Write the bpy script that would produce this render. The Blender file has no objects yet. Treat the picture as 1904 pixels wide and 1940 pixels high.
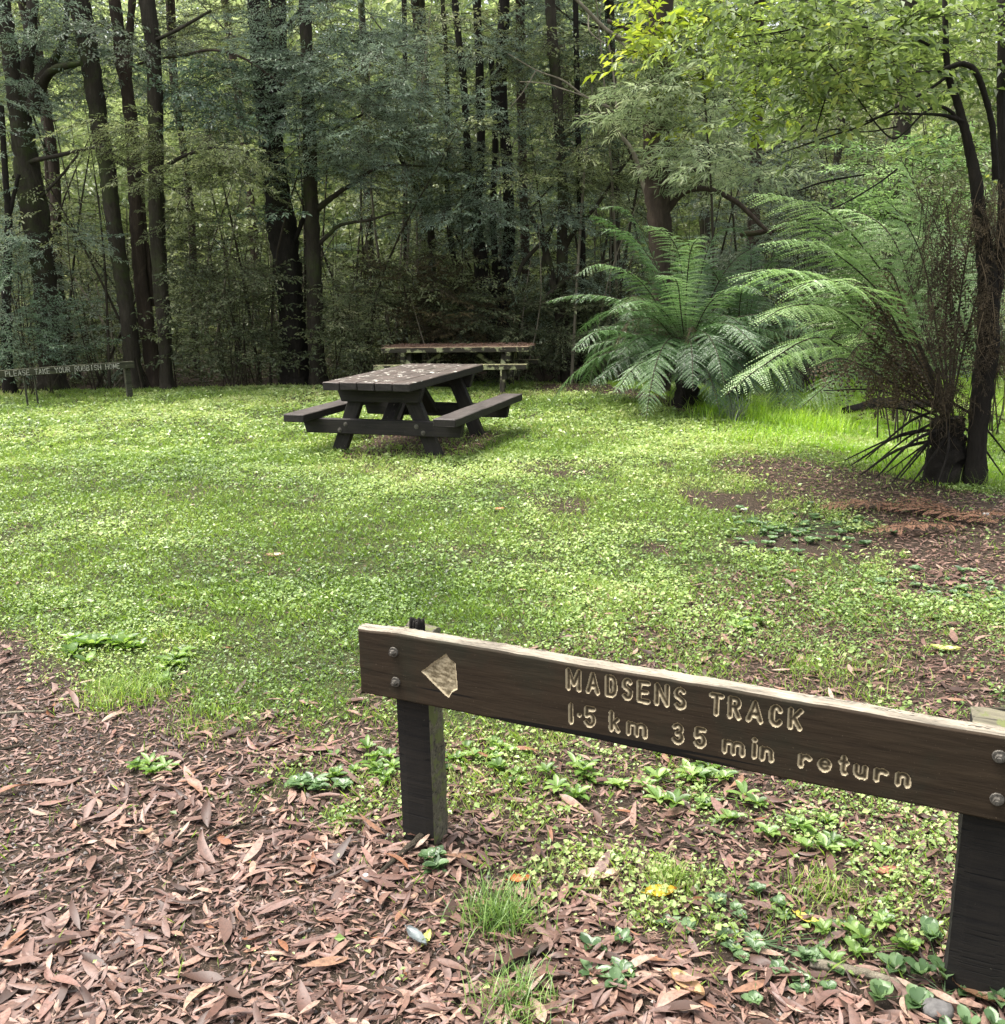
import bpy, math, numpy as np
from mathutils import Matrix, Vector
rs = np.random.RandomState
PI = math.pi
S = bpy.context.scene
C = S.collection

# ------------------------------------------------------------------ camera
F, PITCH, ROLL, H = 1845.4, math.radians(13.75), math.radians(-1.17), 1.6
_r0 = np.array([1., 0, 0]); _f0 = np.array([0, math.cos(PITCH), -math.sin(PITCH)]); _u0 = np.array([0, math.sin(PITCH), math.cos(PITCH)])
_r = _r0 * math.cos(ROLL) + _u0 * math.sin(ROLL); _u = _u0 * math.cos(ROLL) - _r0 * math.sin(ROLL)
cam = bpy.data.cameras.new('camera'); co = bpy.data.objects.new('camera', cam); C.objects.link(co)
co.matrix_world = Matrix(((_r[0], _u[0], -_f0[0], 0), (_r[1], _u[1], -_f0[1], 0), (_r[2], _u[2], -_f0[2], H), (0, 0, 0, 1)))
cam.sensor_fit = 'HORIZONTAL'; cam.sensor_width = 36; cam.lens = 36 * F / 1904; cam.clip_end = 600; cam.clip_start = .05
S.camera = co

# ------------------------------------------------------------------ light
SUN_EL, SUN_AZ = math.radians(70), math.radians(-75)          # azimuth from +Y (ahead), towards -X
w = bpy.data.worlds.new('World'); S.world = w; w.use_nodes = True
nt = w.node_tree; nt.nodes.clear()
sky = nt.nodes.new('ShaderNodeTexSky'); sky.sky_type = 'NISHITA'; sky.sun_disc = False
sky.sun_elevation = SUN_EL; sky.sun_rotation = SUN_AZ; sky.dust_density = 6; sky.air_density = 1.0; sky.ozone_density = 1
hs = nt.nodes.new('ShaderNodeHueSaturation'); hs.inputs['Saturation'].default_value = .35
bg = nt.nodes.new('ShaderNodeBackground'); bg.inputs['Strength'].default_value = .15
ow = nt.nodes.new('ShaderNodeOutputWorld')
nt.links.new(sky.outputs[0], hs.inputs['Color']); nt.links.new(hs.outputs[0], bg.inputs['Color']); nt.links.new(bg.outputs[0], ow.inputs['Surface'])
sl = bpy.data.lights.new('sun', 'SUN'); sl.energy = 1.5; sl.angle = math.radians(24); sl.color = (1, .96, .88)
so = bpy.data.objects.new('sun', sl); C.objects.link(so)
_d = Vector((math.sin(SUN_AZ) * math.cos(SUN_EL), math.cos(SUN_AZ) * math.cos(SUN_EL), math.sin(SUN_EL)))
so.rotation_euler = _d.to_track_quat('Z', 'Y').to_euler(); so.location = (0, 0, 30)
S.view_settings.view_transform = 'Standard'; S.view_settings.look = 'None'; S.view_settings.gamma = 1
S.view_settings.exposure = 1.92
S.render.engine = 'CYCLES'
S.cycles.max_bounces = 6; S.cycles.diffuse_bounces = 3; S.cycles.glossy_bounces = 2; S.cycles.transmission_bounces = 3; S.cycles.transparent_max_bounces = 4
S.cycles.use_denoising = True

# ------------------------------------------------------------------ geometry of the place (photo tracing -> world metres)
def ray(u, v):
    X, Y = (u - 952) / F, (v - 970) / F
    return _r * X - _u * Y + _f0
def P(u, v, D):
    d = ray(u, v); return np.array([0, 0, H]) + d * (D / d[1])
def G(u, v, z=0.):
    d = ray(u, v); return np.array([0, 0, H]) + d * ((z - H) / d[2])
def pxm(D): return D / F          # metres per photo pixel at distance D

def sstep(a, b, x):
    t = np.clip((x - a) / (b - a), 0, 1); return t * t * (3 - 2 * t)
_perm = rs(5).rand(256, 256)
def vnoise(x, y, s=1., o=0):
    x = np.asarray(x) * s + o * 17.3 + 1000; y = np.asarray(y) * s + o * 9.1 + 1000
    xi = np.floor(x).astype(int); yi = np.floor(y).astype(int); fx = x - xi; fy = y - yi
    fx = fx * fx * (3 - 2 * fx); fy = fy * fy * (3 - 2 * fy)
    g = lambda a, b: _perm[a % 256, b % 256]
    return (g(xi, yi) * (1 - fx) + g(xi + 1, yi) * fx) * (1 - fy) + (g(xi, yi + 1) * (1 - fx) + g(xi + 1, yi + 1) * fx) * fy
def fbm(x, y, s=1., o=0, n=4):
    t = 0; a = .5
    for k in range(n): t = t + a * vnoise(x, y, s * 2 ** k, o + k); a *= .5
    return t / (1 - .5 ** n)

def poly_w(pts): return np.array([G(u, v)[:2] for u, v in pts])
def sdist(x, y, poly):
    """signed distance to polygon, positive inside"""
    x = np.asarray(x, float); y = np.asarray(y, float)
    d = np.full(x.shape, 1e9); ins = np.zeros(x.shape, bool); n = len(poly)
    for i in range(n):
        ax, ay = poly[i]; bx, by = poly[(i + 1) % n]
        ex, ey = bx - ax, by - ay; t = np.clip(((x - ax) * ex + (y - ay) * ey) / (ex * ex + ey * ey + 1e-12), 0, 1)
        d = np.minimum(d, np.hypot(x - ax - t * ex, y - ay - t * ey))
        c = ((ay > y) != (by > y)) & (x < (bx - ax) * (y - ay) / (by - ay + 1e-12) + ax); ins ^= c
    return np.where(ins, d, -d)
Z_path = poly_w([(-900, 1190), (0, 1200), (70, 1222), (110, 1275), (180, 1330), (330, 1372), (480, 1392), (560, 1470), (650, 1540), (760, 1580), (860, 1625), (1000, 1700), (1150, 1760), (1300, 1810), (1500, 1880), (1700, 1925), (2300, 2010), (2600, 2500), (-900, 2500)])
Z_gravel = poly_w([(-900, 1230), (0, 1240), (130, 1300), (270, 1400), (330, 1480), (180, 1580), (30, 1680), (-400, 1800), (-900, 1950)])
Z_mix = poly_w([(520, 1420), (700, 1350), (900, 1440), (1000, 1300), (1080, 1130), (1300, 1120), (1500, 1080), (1800, 1080), (2500, 1100), (2600, 2000), (1500, 1880), (860, 1640), (600, 1560)])
Z_dirt = poly_w([(1350, 868), (1440, 862), (1560, 880), (1700, 905), (1850, 935), (2300, 960), (2400, 1140), (1904, 1105), (1740, 1080), (1640, 1010), (1500, 945), (1400, 910)])
Z_far1 = poly_w([(985, 722), (1100, 718), (1250, 735), (1290, 765), (1400, 800), (1330, 795), (1160, 748), (1020, 742)])
Z_tab = poly_w([(640, 868), (700, 826), (930, 822), (960, 842), (820, 872)])
Z_margin = poly_w([(-600, 760), (0, 741), (120, 731), (300, 722), (600, 717), (1000, 714), (1300, 700), (1300, 640), (-600, 640)])
_la, _lb = G(1230, 752)[:2], G(1650, 885)[:2]
_ln = np.array([_la[1] - _lb[1], _lb[0] - _la[0]]); _ln = _ln / np.hypot(*_ln)
if _ln[1] < 0: _ln = -_ln
def low_d(x, y): return (x - _la[0]) * _ln[0] + (y - _la[1]) * _ln[1]
def gz(x, y):
    x = np.asarray(x, float); y = np.asarray(y, float)
    z = .03 * (fbm(x, y, .9, 3, 3) - .5) + .012 * (fbm(x, y, 4., 8, 2) - .5)
    edge = 14.3 - .05 * x + .25 * (vnoise(x, 0 * x, .5) - .5)
    z = z - .16 * sstep(0, 1.3, y - edge) * sstep(3.4, 2.0, x)
    z = z - .22 * sstep(0, 2.2, low_d(x, y)) * sstep(2.0, 3.4, x)
    z = z + 17.0 * sstep(24, 80, y)
    return z
def zones(x, y):
    n = (fbm(x, y, 2.6, 1, 4) - .5); n2 = fbm(x, y, 9., 2, 3) - .5
    path = sstep(-.18, .12, sdist(x, y, Z_path) + n * .55 + n2 * .25)
    grav = sstep(-.2, .25, sdist(x, y, Z_gravel) + n * .6)
    mix = sstep(-.5, .5, sdist(x, y, Z_mix) + n * 1.2)
    dirt = sstep(-.25, .25, sdist(x, y, Z_dirt) + n * .7 + n2 * .2)
    dirt = np.maximum(dirt, sstep(-.15, .25, sdist(x, y, Z_far1) + n * .6))
    dirt = np.maximum(dirt, sstep(-.15, .15, sdist(x, y, Z_tab) + n * .5) * .9)
    marg = sstep(-.3, .3, sdist(x, y, Z_margin) + n * .7)
    return path, grav, mix, dirt, marg

# ------------------------------------------------------------------ mesh collecting
class MB:
    def __init__(s): s.v = []; s.f = []; s.a = []; s.m = []; s.sm = []; s.n = 0
    def add(s, V, Fc, rnd=0.5, mat=0, smooth=False):
        V = np.asarray(V, np.float32).reshape(-1, 3); Fc = np.asarray(Fc, np.int64)
        s.v.append(V); s.f.append(Fc + s.n)
        s.a.append(np.full(len(V), rnd, np.float32) if np.isscalar(rnd) else np.asarray(rnd, np.float32))
        s.m.append(np.full(len(Fc), mat, np.int32)); s.sm.append(np.full(len(Fc), smooth, bool)); s.n += len(V)
    def mesh(s, name, mats):
        me = bpy.data.meshes.new(name)
        V = np.concatenate(s.v); me.vertices.add(len(V)); me.vertices.foreach_set('co', V.ravel())
        lt = np.concatenate([np.full(len(f), f.shape[1], np.int32) for f in s.f]); li = np.concatenate([f.ravel() for f in s.f]).astype(np.int32)
        ls = np.zeros(len(lt), np.int32); ls[1:] = np.cumsum(lt)[:-1]
        me.loops.add(len(li)); me.loops.foreach_set('vertex_index', li)
        me.polygons.add(len(lt)); me.polygons.foreach_set('loop_start', ls); me.polygons.foreach_set('loop_total', lt)
        me.polygons.foreach_set('material_index', np.concatenate(s.m)); me.polygons.foreach_set('use_smooth', np.concatenate(s.sm))
        at = me.attributes.new('rnd', 'FLOAT', 'POINT'); at.data.foreach_set('value', np.concatenate(s.a))
        for m in (mats if isinstance(mats, (list, tuple)) else [mats]): me.materials.append(m)
        me.update(calc_edges=True); return me
    def obj(s, name, mats, parent=None, loc=None):
        """link as one object; vertices are given in the parent's space (or world)"""
        o = bpy.data.objects.new(name, s.mesh(name, mats)); C.objects.link(o)
        if parent is not None: o.parent = parent
        if loc is not None: o.location = loc
        return o
def tag(o, label=None, cat=None, group=None, kind=None):
    if label: o['label'] = label
    if cat: o['category'] = cat
    if group: o['group'] = group
    if kind: o['kind'] = kind
    return o
def thing(name, label, cat, loc=(0, 0, 0), rotz=0, group=None):
    o = bpy.data.objects.new(name, None); C.objects.link(o); o.location = loc; o.rotation_euler = (0, 0, rotz)
    o.empty_display_size = .1
    return tag(o, label, cat, group)

def smooth_line(pts, k=5):
    pts = np.asarray(pts, float)
    if len(pts) < 3: 
        t = np.linspace(0, 1, k + 1)[:, None]; return pts[0] * (1 - t) + pts[-1] * t
    q = np.vstack([2 * pts[0] - pts[1], pts, 2 * pts[-1] - pts[-2]]); out = []
    for i in range(1, len(q) - 2):
        for j in range(k):
            t = j / k; a, b, c, d = q[i - 1], q[i], q[i + 1], q[i + 2]
            out.append(.5 * (2 * b + (c - a) * t + (2 * a - 5 * b + 4 * c - d) * t * t + (3 * b - a - 3 * c + d) * t ** 3))
    out.append(q[-2]); return np.array(out)
def tube(mb, pts, rad, sides=8, rnd=.5, mat=0, rough=0., seed=0, sub=5, cap=True):
    """pts Nx3, rad N; smooth tapered tube"""
    A = smooth_line(np.hstack([np.asarray(pts, float), np.asarray(rad, float)[:, None]]), sub)
    p, r = A[:, :3], np.maximum(A[:, 3], .0008)
    t = np.gradient(p, axis=0); t /= np.linalg.norm(t, axis=1)[:, None] + 1e-9
    ref = np.array([0, 1., 0]) if abs(t[:, 2]).mean() > .5 else np.array([0, 0, 1.])
    a = np.cross(t, ref); a /= np.linalg.norm(a, axis=1)[:, None] + 1e-9; b = np.cross(t, a)
    g = rs(seed + 11)
    th = np.linspace(0, 2 * PI, sides, endpoint=False); n = len(p)
    R = r[:, None] * np.ones(sides)
    if rough:
        flute = 1 + rough * (g.rand(sides) - .5)[None, :] * 1.2
        R = R * flute * (1 + rough * (g.rand(n, sides) - .5))
    V = p[:, None, :] + R[:, :, None] * (np.cos(th)[None, :, None] * a[:, None, :] + np.sin(th)[None, :, None] * b[:, None, :])
    i = np.arange(n - 1)[:, None] * sides; j = np.arange(sides)[None, :]; j2 = (j + 1) % sides
    Fq = np.stack([i + j, i + j2, i + sides + j2, i + sides + j], -1).reshape(-1, 4)
    mb.add(V.reshape(-1, 3), Fq, rnd, mat, True)
    if cap:
        for e in (0, n - 1):
            ring = V[e]; c = ring.mean(0); VV = np.vstack([ring, c]); k = np.arange(sides)
            mb.add(VV, np.stack([k, (k + 1) % sides, np.full(sides, sides)], -1), rnd, mat, False)

def plank(mb, L, W, T, at=(0, 0, 0), rot=None, seg=10, jit=.0015, bev=.004, seed=0, mats=(0, 0), rnd=.5, endm=None, cut=(0, 0)):
    """a timber: L along local X, W along Y, T along Z, centred at `at`; rot 3x3. Top faces may take mats[1]. cut = extra length of the top at both ends"""
    g = rs(seed + 3); b = bev; w2, t2 = W / 2, T / 2
    prof = np.array([(-w2, -t2 + b), (-w2 + b, -t2), (w2 - b, -t2), (w2, -t2 + b), (w2, t2 - b), (w2 - b, t2), (-w2 + b, t2), (-w2, t2 - b)])
    xs = np.linspace(-L / 2, L / 2, seg + 1)
    xs = np.concatenate([[-L / 2 ], xs, [L / 2]]); sc = np.ones(len(xs)); sc[0] = sc[-1] = 1 - 2 * b / min(W, T); xs[1] += b; xs[-2] -= b
    V = np.zeros((len(xs), 8, 3)); V[:, :, 0] = xs[:, None]; V[:, :, 1] = prof[None, :, 0]; V[:, :, 2] = prof[None, :, 1]
    V[0, :, 1:] -= np.sign(prof) * b; V[-1, :, 1:] -= np.sign(prof) * b
    lean = (prof[:, 1] / T + .5); V[:, :, 0] += np.where(xs[:, None] < 0, -cut[0], cut[1]) * lean[None, :] * (np.abs(xs)[:, None] / (L / 2)) ** 8
    V += (g.rand(*V.shape) - .5) * jit * 2
    if rot is not None: V = V @ np.asarray(rot).T
    V = V + np.asarray(at, float)
    n = len(xs); i = np.arange(n - 1)[:, None] * 8; j = np.arange(8)[None, :]; j2 = (j + 1) % 8
    Fq = np.stack([i + j, i + j2, i + 8 + j2, i + 8 + j], -1)
    sel = np.array([False] * 8); sel[5] = sel[4] = sel[6] = True
    VV = V.reshape(-1, 3)
    mb.add(VV, Fq[:, ~sel].reshape(-1, 4), rnd, mats[0]); mb.add(VV, Fq[:, sel].reshape(-1, 4), rnd, mats[1])
    em = mats[0] if endm is None else endm
    mb.add(V[0], np.array([[7, 6, 5, 4, 3, 2, 1, 0]]), rnd, em); mb.add(V[-1], np.array([[0, 1, 2, 3, 4, 5, 6, 7]]), rnd, em)
def rotz(a): c, s = math.cos(a), math.sin(a); return np.array([[c, -s, 0], [s, c, 0], [0, 0, 1.]])
def basis(xd, up=(0, 0, 1.)):
    x = np.asarray(xd, float); x = x / np.linalg.norm(x); y = np.cross(up, x); y /= np.linalg.norm(y); z = np.cross(x, y); return np.stack([x, y, z], 1)

# ------------------------------------------------------------------ materials
def newmat(name):
    m = bpy.data.materials.new(name); m.use_nodes = True; n = m.node_tree; n.nodes.clear(); return m, n
def node(n, t, **k):
    x = n.nodes.new(t)
    for a, b in k.items():
        if a in ('ins',):
            for i, v in b.items(): x.inputs[i].default_value = v
        else: setattr(x, a, b)
    return x
def ramp(n, stops, fac=None, interp='LINEAR'):
    r = n.nodes.new('ShaderNodeValToRGB'); r.color_ramp.interpolation = interp; e = r.color_ramp.elements
    while len(e) < len(stops): e.new(.5)
    for i, (p, c) in enumerate(stops): e[i].position = p; e[i].color = (*c, 1) if len(c) == 3 else c
    if fac is not None: n.links.new(fac, r.inputs['Fac'])
    return r
def noise(n, scale, vec, detail=4, rough=.6, dist=0):
    x = n.nodes.new('ShaderNodeTexNoise'); x.inputs['Scale'].default_value = scale; x.inputs['Detail'].default_value = detail; x.inputs['Roughness'].default_value = rough; x.inputs['Distortion'].default_value = dist
    if vec is not None: n.links.new(vec, x.inputs['Vector'])
    return x
def mapping(n, vec, sc):
    x = n.nodes.new('ShaderNodeMapping'); x.inputs['Scale'].default_value = sc; n.links.new(vec, x.inputs['Vector']); return x.outputs[0]
def mixc(n, fac, a, b, mode='MIX'):
    x = n.nodes.new('ShaderNodeMix'); x.data_type = 'RGBA'; x.blend_type = mode
    for s, v in ((x.inputs[0], fac), (x.inputs[6], a), (x.inputs[7], b)):
        if hasattr(v, 'links'): n.links.new(v, s)
        elif isinstance(v, (int, float)): s.default_value = v
        else: s.default_value = (*v, 1)
    return x.outputs[2]
def math_(n, op, a, b=0.):
    x = n.nodes.new('ShaderNodeMath'); x.operation = op
    for s, v in ((x.inputs[0], a), (x.inputs[1], b)):
        if hasattr(v, 'links'): n.links.new(v, s)
        else: s.default_value = v
    return x.outputs[0]
def finish(m, n, col, rough=.8, bump=None, bs=.3, bd=.01, spec=.3, trans=0., tcol=None):
    p = n.nodes.new('ShaderNodeBsdfPrincipled'); o = n.nodes.new('ShaderNodeOutputMaterial')
    if hasattr(col, 'links'): n.links.new(col, p.inputs['Base Color'])
    else: p.inputs['Base Color'].default_value = (*col, 1)
    if hasattr(rough, 'links'): n.links.new(rough, p.inputs['Roughness'])
    else: p.inputs['Roughness'].default_value = rough
    p.inputs['Specular IOR Level'].default_value = spec
    if bump is not None:
        b = n.nodes.new('ShaderNodeBump'); b.inputs['Strength'].default_value = bs; b.inputs['Distance'].default_value = bd
        n.links.new(bump, b.inputs['Height']); n.links.new(b.outputs[0], p.inputs['Normal'])
    if trans:
        t = n.nodes.new('ShaderNodeBsdfTranslucent'); mx = n.nodes.new('ShaderNodeMixShader'); mx.inputs[0].default_value = trans
        if tcol is not None: n.links.new(tcol, t.inputs['Color'])
        elif hasattr(col, 'links'): n.links.new(col, t.inputs['Color'])
        else: t.inputs['Color'].default_value = (*col, 1)
        n.links.new(p.outputs[0], mx.inputs[1]); n.links.new(t.outputs[0], mx.inputs[2]); n.links.new(mx.outputs[0], o.inputs[0])
    else: n.links.new(p.outputs[0], o.inputs[0])
    return m
def leaf_mat(name, stops, rough=.45, trans=.35, spec=.5, big=.25):
    m, n = newmat(name)
    a = node(n, 'ShaderNodeAttribute', attribute_name='rnd'); g = node(n, 'ShaderNodeNewGeometry')
    N = noise(n, big, g.outputs['Position'], 2)
    f = math_(n, 'ADD', a.outputs['Fac'], math_(n, 'MULTIPLY', math_(n, 'SUBTRACT', N.outputs[0], .5), .9))
    r = ramp(n, stops, f)
    hsv = node(n, 'ShaderNodeHueSaturation'); hsv.inputs['Saturation'].default_value = 1.15; hsv.inputs['Value'].default_value = 1.5; hsv.inputs['Hue'].default_value = .49
    n.links.new(r.outputs[0], hsv.inputs['Color'])
    return finish(m, n, r.outputs[0], rough, spec=spec, trans=trans, tcol=hsv.outputs[0])
def mus_(n, tc): return noise(n, 6, mapping(n, tc.outputs['Object'], (1, 1, .3)), 5, .7, .6).outputs[0]
def bark_mat(name, c1, c2, moss=.4, mcol=(.07, .10, .02), mscale=1.2):
    m, n = newmat(name); tc = node(n, 'ShaderNodeTexCoord'); v = mapping(n, tc.outputs['Object'], (1, 1, .18))
    a = noise(n, 38, v, 6, .7); b = noise(n, mscale, tc.outputs['Object'], 5, .7)
    base = mixc(n, a.outputs[0], c1, c2); sp = noise(n, 14, tc.outputs['Object'], 3, .6)
    base = mixc(n, math_(n, 'MULTIPLY', ramp(n, [(.5, (0, 0, 0)), (.75, (1, 1, 1))], mus_(n, tc)).outputs[0], .6), base, tuple(min(1, 1.7 * q) for q in c2))
    mm = ramp(n, [(1 - moss - .08, (0, 0, 0)), (1 - moss + .08, (1, 1, 1))], b.outputs[0]).outputs[0]
    return finish(m, n, mixc(n, mm, base, mcol), .9, a.outputs[0], .8, .03, .15)
def timber(name, dark, light, lichen=None, lich_t=.62, lich_s=30, gs=60, topw=None, rough=.8, stain=None):
    """weathered wood; grain along local X. lichen grows on faces that look up when topw"""
    m, n = newmat(name); tc = node(n, 'ShaderNodeTexCoord'); v = mapping(n, tc.outputs['Object'], (.05, 1, 1))
    a = noise(n, gs, v, 6, .75, .4); b = noise(n, 5, tc.outputs['Object'], 4, .6); v2 = mapping(n, tc.outputs['Object'], (.02, 1, 1)); c = noise(n, gs * 2.4, v2, 2, .5)
    f = math_(n, 'ADD', math_(n, 'MULTIPLY', a.outputs[0], .65), math_(n, 'MULTIPLY', b.outputs[0], .35))
    r = ramp(n, [(.36, dark), (.64, light)], f); col = r.outputs[0]
    cr = ramp(n, [(.30, (0, 0, 0)), (.40, (1, 1, 1))], c.outputs[0]).outputs[0]
    col = mixc(n, cr, tuple(.35 * q for q in dark), col)
    if stain:
        s = noise(n, 3.5, tc.outputs['Object'], 5, .7); sf = ramp(n, [(.52, (0, 0, 0)), (.66, (1, 1, 1))], s.outputs[0]).outputs[0]; col = mixc(n, math_(n, 'MULTIPLY', sf, .7), col, stain)
    if lichen:
        l = noise(n, lich_s, tc.outputs['Object'], 5, .65); lf = ramp(n, [(lich_t, (0, 0, 0)), (lich_t + .05, (1, 1, 1))], l.outputs[0]).outputs[0]
        if topw is not None:
            g = node(n, 'ShaderNodeNewGeometry'); sx = node(n, 'ShaderNodeSeparateXYZ'); n.links.new(g.outputs['Normal'], sx.inputs[0])
            lf = math_(n, 'MULTIPLY', lf, math_(n, 'MAXIMUM', math_(n, 'GREATER_THAN', sx.outputs[2], .6), topw))
        col = mixc(n, lf, col, lichen)
    hgt = math_(n, 'ADD', a.outputs[0], math_(n, 'MULTIPLY', cr, .5))
    return finish(m, n, col, rough, hgt, .5, .004, .3)

M = {}
M['leaf_dark'] = leaf_mat('leaf_dark', [(.0, (.026, .046, .030)), (.45, (.07, .112, .070)), (.8, (.13, .185, .11)), (1, (.22, .28, .18))], .42, .28)
M['leaf_teal'] = leaf_mat('leaf_teal', [(.0, (.055, .083, .058)), (.5, (.145, .195, .135)), (.85, (.23, .29, .20)), (1, (.34, .39, .28))], .42, .30)
M['leaf_olive'] = leaf_mat('leaf_olive', [(.0, (.055, .072, .030)), (.5, (.135, .165, .070)), (.85, (.21, .24, .115)), (1, (.30, .32, .17))], .45, .35)
M['leaf_grey'] = leaf_mat('leaf_grey', [(.0, (.05, .07, .045)), (.5, (.11, .14, .09)), (1, (.21, .24, .17))], .45, .3)
M['leaf_lit_tint'] = leaf_mat('leaf_lit_tint', [(.0, (.15, .20, .08)), (.5, (.28, .34, .16)), (1, (.46, .51, .30))], .5, .5, .3, .08)  # paler leaf colour stands in for open light and haze on the far wood
M['leaf_broad'] = leaf_mat('leaf_broad', [(.0, (.05, .08, .022)), (.5, (.12, .17, .055)), (.85, (.20, .26, .09)), (1, (.32, .36, .10))], .38, .5, .5, .8)
M['leaf_yellow'] = leaf_mat('leaf_yellow', [(.0, (.12, .17, .035)), (.6, (.24, .31, .06)), (1, (.40, .44, .11))], .4, .5, .4, .8)
M['leaf_willow'] = leaf_mat('leaf_willow', [(.0, (.10, .14, .07)), (.5, (.25, .31, .17)), (1, (.50, .54, .36))], .38, .4, .5, .6)
M['leaf_brown'] = leaf_mat('leaf_brown', [(.0, (.022, .018, .010)), (.5, (.055, .046, .022)), (1, (.12, .10, .05))], .7, .2, .2, .4)
M['under'] = leaf_mat('under', [(.0, (.03, .04, .02)), (.5, (.085, .105, .052)), (.85, (.155, .175, .09)), (1, (.26, .26, .16))], .5, .3, .3, .5)
M['fern'] = leaf_mat('fern', [(.0, (.024, .055, .020)), (.5, (.065, .125, .045)), (.85, (.12, .20, .075)), (1, (.24, .34, .17))], .33, .35, .6, .7)
M['fern_pale'] = leaf_mat('fern_pale', [(.0, (.06, .11, .038)), (.6, (.155, .25, .09)), (1, (.37, .48, .25))], .4, .45, .5, .7)
M['fern_dead'] = leaf_mat('fern_dead', [(.0, (.02, .016, .010)), (.5, (.062, .048, .029)), (1, (.15, .115, .068))], .8, .2, .2, .9)
M['fern_rust'] = leaf_mat('fern_rust', [(.0, (.04, .022, .013)), (.5, (.10, .052, .030)), (1, (.19, .105, .065))], .8, .2, .2, .9)
M['lawn'] = leaf_mat('lawn', [(.0, (.028, .048, .012)), (.35, (.080, .135, .034)), (.7, (.185, .275, .075)), (1, (.37, .45, .17))], .36, .38, .5, .6)
M['blade'] = leaf_mat('blade', [(.0, (.06, .11, .02)), (.5, (.17, .27, .05)), (.9, (.30, .40, .10)), (1, (.42, .40, .2))], .45, .45, .35, .6)
M['meadow'] = leaf_mat('meadow', [(.0, (.10, .19, .02)), (.5, (.24, .42, .04)), (1, (.42, .58, .12))], .45, .45, .35, .6)
M['herb'] = leaf_mat('herb', [(.0, (.05, .10, .02)), (.5, (.12, .21, .045)), (1, (.24, .34, .10))], .38, .38, .5, 2)
M['herb_blue'] = leaf_mat('herb_blue', [(.0, (.035, .07, .025)), (.5, (.08, .14, .055)), (1, (.15, .23, .10))], .35, .3, .5, 2)
M['twig'] = bark_mat('twig', (.02, .017, .012), (.06, .05, .035), .2)
M['twig_pale'] = bark_mat('twig_pale', (.10, .085, .06), (.26, .23, .17), .2)
M['bark'] = bark_mat('bark', (.014, .012, .009), (.052, .044, .032), .42, (.045, .06, .018))
M['bark_brown'] = bark_mat('bark_brown', (.020, .015, .011), (.070, .053, .039), .35, (.06, .075, .02))
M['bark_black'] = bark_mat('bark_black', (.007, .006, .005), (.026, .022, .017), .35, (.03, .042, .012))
M['bark_pale'] = bark_mat('bark_pale', (.09, .08, .06), (.22, .20, .15), .3, (.10, .13, .05))
M['wood_dark'] = timber('wood_dark', (.006, .005, .004), (.024, .020, .016), (.16, .15, .11), .63, 26, 60, .12, .75)
M['wood_top'] = timber('wood_top', (.03, .024, .020), (.105, .080, .066), (.46, .44, .38), .59, 13, 60, .1, .6, (.05, .045, .035))
M['wood_seat'] = timber('wood_seat', (.025, .020, .017), (.085, .072, .064), (.32, .31, .27), .66, 24, 60, .1, .6)
M['wood_lichen'] = timber('wood_lichen', (.07, .065, .035), (.18, .165, .09), (.32, .32, .15), .54, 22, 50, 1., .9)
M['wood_far'] = timber('wood_far', (.010, .009, .006), (.045, .04, .026), (.24, .25, .13), .53, 7, 50, 1., .9)
M['wood_rust'] = timber('wood_rust', (.12, .085, .055), (.32, .235, .155), (.36, .34, .17), .6, 10, 50, 1., .95)
M['wood_post'] = timber('wood_post', (.008, .007, .006), (.026, .021, .016), (.10, .10, .06), .66, 60, 70, 1., .9)
M['wood_post_pale'] = timber('wood_post_pale', (.028, .025, .018), (.15, .135, .09), (.09, .10, .035), .52, 16, 60, 1., .9)
M['weathered'] = timber('weathered', (.07, .06, .047), (.30, .262, .20), (.13, .14, .10), .66, 20, 90, 1., .9, (.28, .26, .2))
def m_board():
    m, n = newmat('board_paint'); tc = node(n, 'ShaderNodeTexCoord'); v = mapping(n, tc.outputs['Object'], (.06, 1, 1))
    a = noise(n, 70, v, 5, .7, .3); b = noise(n, 4, tc.outputs['Object'], 5, .65); r = ramp(n, [(.25, (.015, .010, .006)), (.8, (.042, .029, .017))], a.outputs[0])
    gr = ramp(n, [(.5, (0, 0, 0)), (.72, (1, 1, 1))], b.outputs[0]).outputs[0]; c = mixc(n, math_(n, 'MULTIPLY', gr, .75), r.outputs[0], (.016, .019, .012))
    d = noise(n, 220, tc.outputs['Object'], 2, .5); c = mixc(n, ramp(n, [(.68, (0, 0, 0)), (.75, (1, 1, 1))], d.outputs[0]).outputs[0], c, (.11, .085, .055))
    cv = mapping(n, tc.outputs['Object'], (.02, .02, 1)); k = noise(n, 34, cv, 1, .4, .1); ck = ramp(n, [(.335, (1, 1, 1)), (.345, (0, 0, 0))], k.outputs[0]).outputs[0]
    c = mixc(n, ck, c, (.006, .005, .004))
    return finish(m, n, c, .8, a.outputs[0], .5, .003, .15)
M['board'] = m_board()
def m_letter():
    m, n = newmat('routed_paint'); at = node(n, 'ShaderNodeAttribute', attribute_name='rnd'); tc = node(n, 'ShaderNodeTexCoord')
    a = noise(n, 160, tc.outputs['Object'], 4, .7); b = noise(n, 30, tc.outputs['Object'], 3, .6)
    f = math_(n, 'ADD', at.outputs['Fac'], math_(n, 'MULTIPLY', math_(n, 'SUBTRACT', a.outputs[0], .5), .9))
    f = math_(n, 'ADD', f, math_(n, 'MULTIPLY', math_(n, 'SUBTRACT', b.outputs[0], .5), .5))
    r = ramp(n, [(.12, (.04, .03, .018)), (.42, (.135, .105, .06)), (.85, (.38, .315, .205))], f)
    return finish(m, n, r.outputs[0], .8, a.outputs[0], .4, .002, .2)
M['letter'] = m_letter()
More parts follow.
